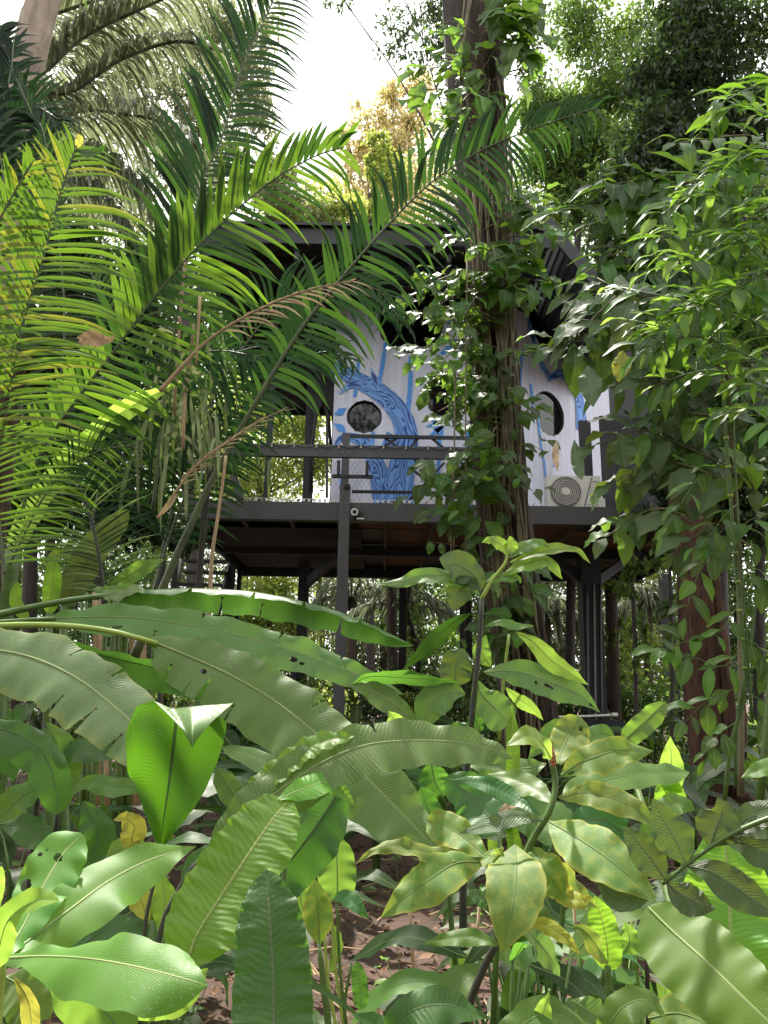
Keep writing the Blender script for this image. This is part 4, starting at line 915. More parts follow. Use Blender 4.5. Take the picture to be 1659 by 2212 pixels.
# ================================================================== SHRUBS AT THE RIGHT
SL = [unit_leaf('shrub_leaf_shape', 'ovate', .17, 'shrub', .2, .25, seed=i, wave=(.06, 2)) for i in range(2)] + [unit_leaf('shrub_leaf_shape', 'lance', .13, 'shrub', .35, .2, seed=9), unit_leaf('shrub_leaf_shape', 'ovate', .2, 'shrub', .1, .3, seed=6)]
RL = [unit_leaf('ribbed_leaf_shape', 'ovate', .24, 'ribbed', .3, .12, seed=i + 20, nu=12, nv=4, wave=(.12, 3), midrib=True) for i in range(3)]
def branch(root, pts_, Y, n, size, shapes, mat='stem', r=2.4, spread=1., mats=None, droop=.4, name='branch', toward=.6):
    stalk(root, pts_, r, r * .45, mat, Y, name=name, n=6); C = catmull(Pts(pts_, Y), n + 2)
    for i in range(1, n + 2):
        c = C[i]; t = (C[i] - C[i - 1]).normalized(); sd_ = 1 if i % 2 else -1
        s = t.cross(Vector((0, -1, .6))).normalized() * sd_; d = (t * g.uniform(.3, .9) + s * spread * g.uniform(.6, 1.2) - UP * droop * g.uniform(.3, 1.3) + Vector((0, g.uniform(-.5, .3), 0)))
        if i == n + 1: d = t - UP * droop * .5
        nn = Vector((g.uniform(-.4, .4), -toward + g.uniform(-.3, .3), 1)); sz = size * g.uniform(.6, 1.2) * ppm(c) * (.8 if i > n - 1 else 1)
        put_leaf(root, g.choice(shapes), c + d.normalized() * sz * .08, sz, d, nn, mat=g.choice(mats) if mats else None)
sh = empty('tall_shrub', (P(1620, 1500, 4.2).x, 4.2, 0), 'tall bright green shrub with many narrow leaves at the right edge', 'shrub')
for pts_ in (([(1700, 700), (1580, 600), (1480, 560), (1390, 590)]), ([(1700, 520), (1600, 440), (1500, 420), (1420, 470)]), ([(1700, 420), (1640, 370), (1570, 370), (1500, 400)]), ([(1720, 640), (1600, 520), (1500, 500), (1400, 520)]),
             ([(1720, 760), (1600, 680), (1480, 650), (1340, 620)]), ([(1720, 820), (1600, 760), (1480, 720), (1360, 690)]), ([(1700, 300), (1660, 250), (1590, 230), (1520, 280)]), ([(1720, 200), (1680, 180), (1620, 190), (1560, 220)]),
             ([(1700, 350), (1650, 320), (1600, 330), (1550, 370)]), ([(1700, 600), (1640, 520), (1590, 500), (1540, 530)]), ([(1720, 900), (1620, 820), (1520, 800), (1420, 830)]), ([(1700, 560), (1560, 640), (1450, 690), (1380, 760)]), ([(1710, 460), (1660, 440), (1630, 480), (1600, 560)]),
             ([(1640, 900), (1560, 780), (1500, 620), (1470, 500)]), ([(1710, 700), (1640, 640), (1590, 620), (1530, 640)]), ([(1720, 980), (1650, 900), (1600, 880), (1530, 900)])):
    branch(sh, [(x_, y_, 4.0 + (1700 - x_) * .0012 + g.uniform(-.2, .3)) for x_, y_ in pts_], 4.2, 24, 80, SL, mats=(None, None, None, 'ginger_light', 'vine'), r=2.2)
stalk(sh, [(1640, 1750), (1680, 1300), (1700, 900), (1705, 500), (1700, 200)], 9, 6, 'stem', 4.2, name='stem')
sh.location.z = 0
s2 = empty('ribbed_leaf_shrub', (P(1600, 1500, 5.2).x, 5.2, 0), 'shrub branches with large deeply ribbed greyish leaves before the right end of the house', 'shrub')
for pts_, n in (([(1560, 900), (1450, 880), (1360, 800), (1290, 760)], 9), ([(1580, 1010), (1470, 960), (1380, 930), (1290, 960)], 11), ([(1560, 780), (1440, 740), (1340, 700), (1250, 690)], 9), ([(1600, 1060), (1500, 1010), (1420, 1000), (1330, 1040)], 10),
                ([(1560, 700), (1460, 640), (1370, 640), (1290, 600)], 9), ([(1590, 960), (1520, 870), (1450, 820), (1400, 850)], 8), ([(1520, 1150), (1450, 1100), (1380, 1110), (1310, 1160)], 7), ([(1620, 1180), (1540, 1130), (1500, 1160), (1450, 1200)], 7), ([(1600, 850), (1560, 800), (1500, 760), (1440, 770)], 8), ([(1640, 1080), (1610, 1030), (1560, 1020), (1500, 1060)], 8), ([(1330, 640), (1280, 690), (1240, 740), (1200, 730)], 6)):
    branch(s2, [(x_, y_, 5.2 + (1500 - x_) * .001 + g.uniform(-.2, .2)) for x_, y_ in pts_], 5.2, int(n * 1.6), 104, RL, mat='vinestem', r=2.4, mats=(None, None, None, 'ginger', 'vine'), droop=.55, toward=.9)
stalk(s2, [(1600, 1720), (1600, 1400), (1590, 1100), (1570, 800), (1560, 640)], 8, 5, 'vinestem', 5.3, name='stem')
o = hero(s2, [(1345, 757, 4.9), (1342, 790, 4.85), (1335, 826, 4.8)], 21, 'yellow', pr='ovate', a=0, b=1, label='yellow and brown dying leaf')
hero(s2, [(1268, 790, 5.3), (1275, 830, 5.2), (1282, 880, 5.1)], 26, 'ribbed', a=0, b=1); hero(s2, [(1350, 1010, 5), (1345, 970, 5), (1340, 935, 5)], 30, 'ribbed', a=.1, b=1)
hero(s2, [(1240, 950, 5.2), (1250, 1010, 5.1), (1262, 1040, 5)], 14, 'ribbed', a=0, b=1); hero(s2, [(1202, 950, 5.2), (1200, 985, 5.1), (1205, 1020, 5)], 8, 'dead', a=0, b=1, label='withered brown leaf')
for q_, (lab, Yb, ya, yb, xa, xb, nb, sz_, ms) in enumerate((('shaded leafy shrub hiding the right end of the roof and wall', 6.2, 400, 840, 1190, 1420, 25, 100, (None, 'under', 'vine')),
        ('shaded leafy shrub in front of the right end of the deck', 6.0, 800, 1010, 1390, 1520, 13, 88, (None, 'under', 'vine')),
        ('lit leafy shrub filling the right edge above deck height', 4.8, 330, 800, 1380, 1560, 13, 78, (None, 'ginger', 'vine', 'under')))):
    rt_ = empty('leafy_shrub', (P(1680, 1500, Yb).x, Yb, 0), lab, 'shrub'); stalk(rt_, [(1680, 1700), (1700, 1200), (1700, 500)], 8, 5, 'vinestem', Yb, name='stem')
    for k in range(nb):
        y_ = ya + (yb - ya) * k / nb + g.uniform(-20, 20); xe = g.uniform(xa, xb); ye = y_ + g.uniform(-50, 60)
        branch(rt_, [(1710, y_ + g.uniform(20, 120), Yb + .2), ((1700 + xe) / 2 + 60, y_ - g.uniform(0, 50), Yb), ((1600 + xe * 2) / 3, (y_ + ye) / 2 - 25, Yb - .1), (xe, ye, Yb - .2)], Yb, 20, sz_, SL + [RL[0]] if q_ < 2 else SL, mat='vinestem', mats=ms, r=2, toward=.8)
s3 = empty('cane_plant', (P(1590, 1720, 4.6).x, 4.6, 0), 'thin jointed green canes rising at the right with drooping side shoots', 'cane')
for pts_, r in (([(1565, 1730), (1580, 1600), (1610, 1480), (1588, 1200), (1572, 1000), (1560, 820), (1556, 700)], 5.2), ([(1625, 1560), (1600, 1200), (1590, 1050), (1585, 900)], 3), ([(1590, 1700), (1592, 1560), (1620, 1400), (1640, 1250)], 4)):
    stalk(s3, pts_, r, r * .6, 'stem', 4.6, name='cane')
for y_ in range(820, 1500, 62):
    x_ = float(np.interp(y_, [820, 1000, 1200, 1480], [1560, 1572, 1588, 1610])); p = P(x_, y_, 4.6); t_ = P(x_ + 1, y_ + 6, 4.6)
    MB().tube([p, t_], [6.2 * ppm(p)] * 2, 8).build('joint', M['stem_yellow'], s3, True)
for pts_, n in (([(1572, 1000), (1520, 1020), (1470, 1090), (1430, 1160)], 7), ([(1588, 1180), (1540, 1190), (1500, 1260), (1480, 1330)], 7), ([(1600, 1300), (1550, 1370), (1500, 1380), (1440, 1400)], 8), ([(1605, 1400), (1560, 1440), (1500, 1420), (1420, 1400)], 8), ([(1590, 1150), (1630, 1120), (1680, 1150)], 6), ([(1600, 1250), (1640, 1230), (1680, 1300)], 6), ([(1605, 1380), (1640, 1400), (1680, 1480)], 6), ([(1600, 1480), (1560, 1500), (1520, 1520), (1480, 1560)], 6), ([(1590, 1560), (1560, 1580), (1540, 1600), (1520, 1640)], 5), ([(1590, 1090), (1560, 1120), (1530, 1160), (1500, 1180)], 6), ([(1620, 1500), (1650, 1520), (1690, 1600)], 5)):
    branch(s3, pts_, 4.5, n, 66, [SL[0], SL[3], VL[0], VL[2]], mats=(None, 'vine', 'shrub'), r=1.4, droop=.8)

# ================================================================== PALMS AT THE LEFT
PL = [unit_leaf('leaflet_shape', 'linear', .5, 'palm', b_, .018, nu=7, nv=1, seed=i, wave=(0, 1), nominal=.3) for i, b_ in enumerate((.02, .08, .16, .26))]
AR = 16.
def sag_leaf(c, z, seed):
    pts = [Vector((0, 0, 0)), Vector((c * .06, .3, z * .01)), Vector((c * .32, .63, -z * .2)), Vector((c, .95, -z))]
    me = leaf_mesh('leaflet_shape', pts, .5 / AR, 'linear', lambda u, p, t: UP, nu=7, nv=1, fold=.2, wave=(0, 1), seed=seed, midrib=False, mscale=.3)
    me.materials.append(M['palm']); return me
PLS = {sg: [sag_leaf(sg * c, z, 3) for c, z in ((.02, .02), (.09, .05), (.19, .08), (.30, .1))] for sg in (1, -1)}
def palm_frond(root, pts_, Y, n, lenf, hwpx, mat='palm', ang=(62, 62), a=.5, b=1., r=(5, 2), bend=(1, 2), lift=.0, sides=(1, -1), start=.05, tipang=.55, rmat='rachis', jit=.045, ymat=None, yprob=0, name='frond', droop=(.1, .1), label=None):
    """leaflet pairs along a rachis; lenf(u, side)->photo px; side +1 lies to the right of the growing direction"""
    C = catmull(Pts(pts_, Y), 60); rad = [(r[1] + (r[0] - r[1]) * (1 - i / 59) ** 2.2) * ppm(c) for i, c in enumerate(C)]
    f = MB().tube(C, rad, 6).build(name, M[rmat], root, True)
    if label: f['label'] = label
    o0 = rootloc(root)
    for i in range(n):
        u = start + (1 - start) * (i + .5) / n; k = u * 59; i0 = min(58, int(k)); c = C[i0].lerp(C[i0 + 1], k - i0); t = (C[i0 + 1] - C[i0]).normalized()
        nn = UP * a + (CAM - c).normalized() * b; nn = (nn - t * nn.dot(t)).normalized(); s = t.cross(nn).normalized()
        for q, sg in enumerate(sides):
            L = lenf(u, sg) * ppm(c) * random.uniform(.86, 1.1)
            if random.random() < .04: continue
            if L <= 0: continue
            an = R(ang[0] if sg > 0 else ang[1]) * (1 - tipang * u ** 2.2) + random.gauss(0, jit)
            d = (t * math.cos(an) + s * sg * math.sin(an) + nn * (lift + random.gauss(0, jit)) - UP * droop[0 if sg > 0 else 1]).normalized()
            nl = (nn * 1. + UP * .22 + rv(.14)).normalized()
            w_ = (hwpx[0 if sg > 0 else 1] if hasattr(hwpx, '__len__') else hwpx * 1.55) * ppm(c) * random.uniform(.85, 1.15) * (.7 + .3 * math.sin(3.1 * min(u + .1, 1)))
            mt4 = frame(c - o0, d, nl, w_ * AR, L, L)
            me = PLS[1 if mt4.col[0].z < 0 else -1][min(3, max(0, bend[0 if sg > 0 else 1] + random.choice((-1, 0, 0, 1))))]
            lo = link('leaflet', me, f, mt4)
            mm = mat if not (ymat and random.random() < yprob) else ymat
            if mm != 'palm': lo.material_slots[0].link = 'OBJECT'; lo.material_slots[0].material = M[mm]
    return f
def LF(l1, l2, tip=.25, base=.6):
    def fn(u, s):
        l = l1 if s > 0 else l2
        return l * (base + (1 - base) * min(1, u / .25)) * (1 - (1 - tip) * max(0, (u - .55) / .45) ** 1.6)
    return fn
p1 = empty('palm', (P(-30, 1650, 3.6).x, 3.6, 0), 'yellow-green palm nearest the camera with a hairy brown trunk at the left edge', 'palm')
bark_trunk(p1, [(-60, 1500), (-10, 1100), (15, 900), (32, 810), (52, 770)], 3.65, 34, 18, 'fibre', seed=4, n=14, rough=.16)
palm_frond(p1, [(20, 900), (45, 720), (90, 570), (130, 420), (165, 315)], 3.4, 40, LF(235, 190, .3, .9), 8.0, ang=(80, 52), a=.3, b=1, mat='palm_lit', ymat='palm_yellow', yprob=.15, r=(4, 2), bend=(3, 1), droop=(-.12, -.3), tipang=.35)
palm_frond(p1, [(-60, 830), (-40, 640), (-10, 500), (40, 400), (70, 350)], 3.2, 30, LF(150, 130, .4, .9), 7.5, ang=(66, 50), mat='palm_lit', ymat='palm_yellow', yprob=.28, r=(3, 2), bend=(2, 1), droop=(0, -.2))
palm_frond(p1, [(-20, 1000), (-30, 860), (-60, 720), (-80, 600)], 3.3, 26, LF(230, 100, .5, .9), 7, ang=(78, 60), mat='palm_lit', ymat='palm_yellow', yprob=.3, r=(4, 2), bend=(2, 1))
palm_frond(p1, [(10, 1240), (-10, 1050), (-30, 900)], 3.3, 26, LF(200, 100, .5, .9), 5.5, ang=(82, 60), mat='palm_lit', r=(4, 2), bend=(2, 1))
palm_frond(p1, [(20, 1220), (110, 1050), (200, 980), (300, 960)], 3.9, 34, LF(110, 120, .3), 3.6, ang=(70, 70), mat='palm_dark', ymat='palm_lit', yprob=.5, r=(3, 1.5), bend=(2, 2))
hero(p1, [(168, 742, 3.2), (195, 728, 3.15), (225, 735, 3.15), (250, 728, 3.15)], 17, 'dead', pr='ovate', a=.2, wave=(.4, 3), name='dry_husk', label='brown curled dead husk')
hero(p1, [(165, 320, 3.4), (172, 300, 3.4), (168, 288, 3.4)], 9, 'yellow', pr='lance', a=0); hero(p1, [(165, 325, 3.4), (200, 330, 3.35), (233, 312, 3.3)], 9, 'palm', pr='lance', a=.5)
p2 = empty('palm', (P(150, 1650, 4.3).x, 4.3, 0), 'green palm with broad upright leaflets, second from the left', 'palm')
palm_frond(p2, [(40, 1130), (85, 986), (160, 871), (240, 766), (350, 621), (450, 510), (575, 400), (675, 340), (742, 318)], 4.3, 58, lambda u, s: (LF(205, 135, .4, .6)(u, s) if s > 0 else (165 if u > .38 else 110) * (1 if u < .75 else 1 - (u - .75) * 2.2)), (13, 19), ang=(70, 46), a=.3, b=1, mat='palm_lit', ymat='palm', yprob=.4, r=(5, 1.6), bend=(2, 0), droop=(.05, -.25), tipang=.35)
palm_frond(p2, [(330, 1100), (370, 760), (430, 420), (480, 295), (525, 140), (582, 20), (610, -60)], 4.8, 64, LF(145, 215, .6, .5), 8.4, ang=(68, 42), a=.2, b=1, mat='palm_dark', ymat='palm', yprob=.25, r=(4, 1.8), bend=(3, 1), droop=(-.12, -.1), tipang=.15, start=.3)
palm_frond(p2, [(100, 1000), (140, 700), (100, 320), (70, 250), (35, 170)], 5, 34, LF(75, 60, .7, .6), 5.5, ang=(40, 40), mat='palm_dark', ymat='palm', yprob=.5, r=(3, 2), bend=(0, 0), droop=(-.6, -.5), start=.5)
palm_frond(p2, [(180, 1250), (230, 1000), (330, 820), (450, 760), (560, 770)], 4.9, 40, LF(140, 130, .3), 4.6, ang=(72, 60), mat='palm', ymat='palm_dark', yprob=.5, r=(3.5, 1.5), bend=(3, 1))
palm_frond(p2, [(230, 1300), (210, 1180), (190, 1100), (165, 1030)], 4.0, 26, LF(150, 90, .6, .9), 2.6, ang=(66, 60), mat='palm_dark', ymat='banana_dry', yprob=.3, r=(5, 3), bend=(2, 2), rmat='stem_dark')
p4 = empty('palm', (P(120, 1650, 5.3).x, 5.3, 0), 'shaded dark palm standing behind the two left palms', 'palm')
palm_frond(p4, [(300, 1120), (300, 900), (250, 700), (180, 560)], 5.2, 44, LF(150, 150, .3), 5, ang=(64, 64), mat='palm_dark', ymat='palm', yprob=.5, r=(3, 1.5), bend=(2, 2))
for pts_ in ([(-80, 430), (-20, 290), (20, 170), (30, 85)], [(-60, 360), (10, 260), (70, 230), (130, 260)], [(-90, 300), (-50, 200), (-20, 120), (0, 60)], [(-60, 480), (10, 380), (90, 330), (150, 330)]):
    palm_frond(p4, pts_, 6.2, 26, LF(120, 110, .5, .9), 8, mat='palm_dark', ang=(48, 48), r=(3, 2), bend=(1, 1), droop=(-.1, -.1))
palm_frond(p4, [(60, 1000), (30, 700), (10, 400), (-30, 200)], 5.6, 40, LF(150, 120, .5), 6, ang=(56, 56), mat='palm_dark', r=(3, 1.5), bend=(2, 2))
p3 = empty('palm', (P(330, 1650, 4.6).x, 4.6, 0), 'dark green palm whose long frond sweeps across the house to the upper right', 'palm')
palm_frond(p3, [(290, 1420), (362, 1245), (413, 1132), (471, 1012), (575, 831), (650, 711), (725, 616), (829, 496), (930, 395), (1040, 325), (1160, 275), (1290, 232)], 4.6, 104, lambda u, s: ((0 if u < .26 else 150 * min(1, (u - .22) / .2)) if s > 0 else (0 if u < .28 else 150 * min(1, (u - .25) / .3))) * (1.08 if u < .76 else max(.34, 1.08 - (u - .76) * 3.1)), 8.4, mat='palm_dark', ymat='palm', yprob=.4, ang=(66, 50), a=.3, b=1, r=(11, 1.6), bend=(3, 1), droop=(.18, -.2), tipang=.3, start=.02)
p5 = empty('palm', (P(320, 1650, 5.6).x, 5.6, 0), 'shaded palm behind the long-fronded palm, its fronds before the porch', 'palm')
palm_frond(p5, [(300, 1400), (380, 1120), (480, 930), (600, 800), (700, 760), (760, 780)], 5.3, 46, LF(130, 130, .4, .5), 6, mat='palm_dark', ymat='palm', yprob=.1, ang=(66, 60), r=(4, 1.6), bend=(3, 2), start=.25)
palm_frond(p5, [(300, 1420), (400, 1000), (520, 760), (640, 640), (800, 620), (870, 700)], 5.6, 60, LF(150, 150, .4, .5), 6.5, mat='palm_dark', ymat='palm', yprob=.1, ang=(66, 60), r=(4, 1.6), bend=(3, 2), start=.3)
palm_frond(p3, [(345, 845), (450, 735), (560, 668), (660, 628), (765, 605)], 4.1, 17, LF(80, 24, .8, .2), 4.2, mat='dead', ang=(24, 18), r=(6, 1.5), rmat='tan', bend=(2, 1), start=.35, tipang=.2, label='dead tan frond with withered leaflets')
palm_frond(p3, [(340, 1120), (420, 1010), (500, 950), (560, 910), (612, 885)], 4.4, 16, LF(46, 34, .8, .5), 2, mat='dead', ang=(20, 22), r=(4, 1.2), rmat='tan', bend=(1, 1), start=.2, label='small pale dry frond')
stalk(p3, [(488, 985), (480, 1050), (470, 1120), (458, 1200), (454, 1290), (450, 1380)], 3, 5, 'tan', 4.2, name='dry_stalk')
stalk(p3, [(420, 700), (400, 860), (395, 970)], 3, 4, 'tan', 4.5, name='dry_stalk'); stalk(p3, [(432, 640), (424, 790)], 3.4, 2.4, 'tan', 4.0, name='dry_stalk'); stalk(p3, [(400, 560), (388, 700), (376, 900)], 3.6, 3.6, 'tan', 4.8, name='dry_stalk')
hero(p3, [(385, 1065, 4.0), (360, 1095, 4.0), (342, 1118, 4.0)], 8, 'dead', pr='lance', a=0, name='dry_husk', fold=.6)
for k in range(16):                                    # clump of pale and brown sheathed stems under the palms
    x_ = 185 + k * 11 + g.uniform(-4, 4); stalk(p3, [(x_ + g.uniform(-14, 14), 1280), (x_ + g.uniform(-5, 5), 1500), (x_ + g.uniform(-10, 10), 1740)], g.uniform(3, 6), g.uniform(5, 9), g.choice(('tan', 'stem', 'stem', 'bark_red', 'stem_dark')), 5.2 + g.uniform(-.3, .3), name='stem')
# broad pale green spathe behind the leaflets
sp = empty('broad_leaf_palm', (P(60, 1400, 4.6).x, 4.6, 0), 'broad pale yellow-green folded leaf running diagonally behind the left palm', 'palm')
hero(sp, [(30, 1180), (100, 1050), (190, 950), (280, 880), (400, 820)], 26, 'ginger_light', 4.5, 'strip', a=.3, fold=.5, wave=(.1, 3), midrib=True, name='leaf', ragged=.15); stalk(sp, [(30, 1180), (0, 1400), (-10, 1650)], 20, 26, 'stem', 4.5)
# hanging strap leaves like thatch
ep = empty('strap_leaf_plant', (P(420, 900, 5).x, 5, P(420, 900, 5).z), 'clump of hanging grass-like strap leaves among the palm stems', 'plant')
for k in range(90):
    x0, y0 = 400 + g.gauss(0, 45), 870 + g.gauss(0, 90); dx = g.gauss(0, 38); L = g.uniform(60, 170); Y = 5 + g.uniform(-.4, .4)
    hero(ep, [(x0, y0, Y), (x0 + dx * .7, y0 - 12, Y - .05), (x0 + dx * 1.2, y0 + L * .45, Y - .1), (x0 + dx * 1.25, y0 + L, Y - .08)], g.uniform(3, 5.5), g.choice(('palm_dark', 'strap', 'ribbed', 'strap')), pr='linear', a=.1, nu=8, nv=1, wave=(0, 1), midrib=False, droop=0, name='strap_leaf')
stalk(ep, [(470, 900), (455, 1000), (430, 1250), (420, 1500)], 6, 8, 'bark_dark', 5.2)
# ================================================================== UNDERSTORY
UL = [unit_leaf('understory_leaf_shape', p_, h_, 'under', b_, .12, nu=12, nv=4, seed=70 + i, midrib=True, nominal=.5, wave=(.1, 2.5)) for i, (p_, h_, b_) in enumerate((('banana', .13, .35), ('banana', .16, .6), ('ovate', .2, .3), ('ovate', .17, .55), ('lance', .11, .3)))]
def rosette(px, py, Y, n, size, mats, label, group, h=.5, seed=0):
    """leafy ground plant: stems from the soil carrying broad leaves"""
    g = random.Random(seed); c = P(px, py, Y); z0 = gz(c.x, Y); base = Vector((c.x, Y, z0)); root = empty('understory_plant', base, label, 'plant', group)
    hh = max(.12, c.z - z0)
    for k in range(n):
        a_ = 6.283 * k / n + g.uniform(-.4, .4); out = Vector((math.cos(a_), math.sin(a_) * .7, 0)); L = size * g.uniform(.7, 1.15)
        top = base + UP * hh * g.uniform(.45, 1.0) + out * L * .3
        MB().tube(catmull([base + out * .02, base + UP * hh * .5 + out * L * .08, top], 5), [.009, .008, .007, .006, .004], 5).build('stem', M['stem'], root, True)
        d = out * 1. + UP * g.uniform(-.35, .75); put_leaf(root, g.choice(UL), top, L, d, UP + out * -.3 + Vector((0, -.4, 0)), mat=g.choice(mats))
q = 0
for Y, y0, n, x0, x1 in ((10.5, 1560, 14, -20, 1700), (8.6, 1600, 13, -40, 1700), (7.0, 1660, 11, -60, 1720), (5.6, 1740, 8, -40, 1700), (4.4, 1900, 7, 0, 1720), (3.4, 2120, 6, 60, 1700)):
    for k in range(n):
        q += 1; px = x0 + (x1 - x0) * (k + .5) / n + random.uniform(-35, 35)
        if Y < 7.5 and (380 < px < 560): continue
        if Y < 6 and (740 < px < 1000): continue
        rosette(px, y0 + random.uniform(-50, 60), Y + random.uniform(-.4, .4), 7 if Y > 5 else 6, random.uniform(.45, .8) * (.8 if Y < 5 else 1.1), (None, None, None, 'vine', 'banana_dark' if Y > 6 else 'under'), 'dark broad-leaved seedling growing between the larger plants', 'seedlings on the jungle floor', seed=300 + q)
for k in range(15):
    q += 1; px = random.choice((random.uniform(960, 1650), random.uniform(0, 420), random.uniform(1000, 1650))); Y = random.uniform(2.2, 3.4)
    rosette(px, random.uniform(1950, 2130), Y, 6, random.uniform(.24, .42), ('ginger', 'under', 'under', 'banana_dark'), 'dark broad-leaved seedling growing between the larger plants', 'seedlings on the jungle floor', seed=300 + q)
# small weeds on the soil
WL = [unit_leaf('weed_leaf_shape', 'ovate', .28, 'vine', .25, .15, seed=5), unit_leaf('weed_leaf_shape', 'heart', .34, 'vine', .2, .1, seed=6)]
for k in range(46):
    Y = random.uniform(2.6, 9); x_ = random.uniform(-1, 1) * Y * .5
    base = Vector((x_, Y, gz(x_, Y))); root = empty('weed', base, 'small weed with heart-shaped leaves on the bare soil', 'weed', 'weeds on the soil')
    for _ in range(random.randint(5, 10)):
        t_ = base + Vector((random.gauss(0, .09), random.gauss(0, .09), random.uniform(.05, .32))); MB().tube([base, (base + t_) / 2 + rv(.01), t_], [.004, .003, .002], 4).build('stem', M['stem'], root)
        put_leaf(root, random.choice(WL), t_, random.uniform(.06, .14), Vector((random.gauss(0, 1), random.gauss(0, 1), .1)), UP + rv(.2), mat=random.choice((None, 'shrub', 'ginger')))

# ================================================================== BIG FOREGROUND LEAVES
def plant(name, label, px, Y, cat='plant'):
    c = P(px, 1700, Y); return empty(name, (c.x, Y, gz(c.x, Y)), label, cat)
def down(root, px, py, Y, r, mat='stem', bx=None):
    """stem going from a photo point down to the soil at the plant's base"""
    a_ = P(px, py, Y); r_ = r * ppm(a_); b = root.location + Vector((random.uniform(-.05, .05), 0, -.05)); 
    MB().tube(catmull([a_, a_.lerp(b, .4) + Vector(((a_.x - b.x) * .15, 0, 0)), b], 8), [r_ * (1 + .1 * i) for i in range(8)], 8).build('stem', M[mat], root, True)

# --- long arching leaves from the left edge
A = plant('banana_plant', 'banana-like plant at left whose long arching leaves reach the middle of the view', -350, 3.2)
stalk(A, [(-350, 1900, 3.2), (-300, 1500, 3.2), (-150, 1370, 3.2), (0, 1327, 3.3), (130, 1300, 3.4), (255, 1283, 3.5)], 14, 6, 'stem', name='petiole')
hero(A, [(240, 1284), (330, 1275), (430, 1272), (560, 1281), (700, 1312), (800, 1350), (895, 1395)], 34, 'banana_dark', 3.5, 'banana', a=.45, b=-.9, side=0, fold=-.9, wave=(.12, 7), nu=70, nv=8, droop=.5,
     tears=[(.27, 1, .6, .02), (.47, 1, .85, .018), (.49, -1, .5, .01), (.62, 1, .7, .02), (.75, -1, .6, .02), (.36, -1, .6, .015), (.8, 1, .6, .02)], ragged=.12)
hero(A, [(200, 1292), (240, 1284), (290, 1278), (330, 1274)], 17, 'banana', 3.48, 'lance', a=.9, b=.5)
stalk(A, [(-350, 1900, 3.1), (-250, 1460, 3.05), (-100, 1365, 3.0), (0, 1345, 3.0), (120, 1336, 3.0)], 12, 5, 'stem', name='petiole')
hero(A, [(100, 1337), (230, 1332), (350, 1341), (500, 1368), (640, 1408), (760, 1452), (872, 1500)], 38, 'banana', 3.05, 'banana', a=.55, b=1, fold=.12, wave=(.12, 6), nu=80, nv=9, droop=.2, ragged=.09,
     tears=[(.42, -1, .5, .012), (.63, -1, .6, .012), (.8, -1, .5, .012), (.3, 1, .4, .01)], holes=[(.69, .45, .012, .15), (.715, .55, .008, .1), (.2, .6, .02, .1)])
stalk(A, [(-350, 1900, 2.8), (-200, 1450, 2.8), (-60, 1362, 2.75), (0, 1352, 2.72), (90, 1350, 2.7), (180, 1355, 2.68), (260, 1368, 2.66), (340, 1390, 2.64)], 10, 5.5, 'stem_yellow', name='petiole')
hero(A, [(318, 1382, 2.66), (400, 1415, 2.64), (500, 1460, 2.6), (600, 1520, 2.56), (700, 1600, 2.5), (790, 1680, 2.45), (880, 1770, 2.4), (955, 1850, 2.36)], 82, 'banana', 2.5, 'banana', a=.5, b=1, fold=.1, wave=(.08, 6), nu=110, nv=10, droop=.22, ragged=.05,
     tears=[(.19, 1, .45, .012), (.235, 1, .85, .022), (.13, -1, .5, .012), (.33, 1, .4, .01), (.5, -1, .5, .01), (.1, 1, .5, .02)], holes=[(.2, .25, .012, .08), (.02, .8, .03, .3)])
hero(A, [(-140, 1400, 2.5), (-40, 1402, 2.45), (60, 1418, 2.4), (160, 1462, 2.35), (250, 1530, 2.3), (320, 1600, 2.25), (380, 1690, 2.2)], 78, 'banana_dry', 2.3, 'banana', a=.55, b=1, fold=.1, wave=(.08, 5), nu=100, nv=10, droop=.2, ragged=.06,
     tears=[(.55, 1, .5, .02), (.66, 1, .7, .03), (.6, -1, .4, .01), (.78, 1, .6, .02), (.45, -1, .5, .01)])
hero(A, [(-20, 1380, 2.9), (130, 1395, 2.9), (260, 1425, 2.9), (380, 1455, 2.9), (540, 1510, 2.9)], 34, 'banana_dark', 2.9, 'banana', a=.5, b=-1, fold=-.4, wave=(.1, 6), nu=60, nv=7, droop=.3, ragged=.1)
hero(A, [(-60, 1560, 3.2), (20, 1580, 3.2), (90, 1620, 3.2), (120, 1700, 3.2), (125, 1760, 3.2)], 42, 'banana_dark', pr='banana', a=.4, b=1, droop=.4)
down(A, -350, 1890, 3.2, 20)
# --- hanging mottled leaf and others at mid left
Bp = plant('understory_ginger', 'dark plant with drooping pale-veined leaves in the shade at the left edge', 80, 3.6)
hero(Bp, [(95, 1560), (120, 1600), (135, 1660), (150, 1740)], 44, 'ginger', 3.5, 'ovate', a=.2, b=1); hero(Bp, [(30, 1530), (20, 1620), (30, 1690)], 36, 'banana_dark', 3.6, 'ovate', a=.2)
hero(Bp, [(330, 1690, 3.4), (260, 1700, 3.4), (190, 1690, 3.4), (150, 1720, 3.4)], 22, 'ginger', pr='lance', a=.6); hero(Bp, [(0, 1780, 3.2), (60, 1790, 3.2), (130, 1850, 3.2)], 32, 'banana_dark', pr='ovate')
hero(Bp, [(100, 1700, 3.4), (50, 1720, 3.4), (-20, 1790, 3.4)], 36, 'ginger', pr='ovate', a=.6); hero(Bp, [(180, 1730, 3.3), (210, 1800, 3.3), (190, 1880, 3.3)], 38, 'banana_dark', pr='ovate')
hero(Bp, [(110, 1650, 3.5), (170, 1620, 3.5), (260, 1640, 3.5)], 24, 'banana_dark', pr='ovate', a=.8); down(Bp, 95, 1560, 3.5, 5, 'stem_dark'); down(Bp, 130, 1720, 3.4, 5, 'stem_dark')
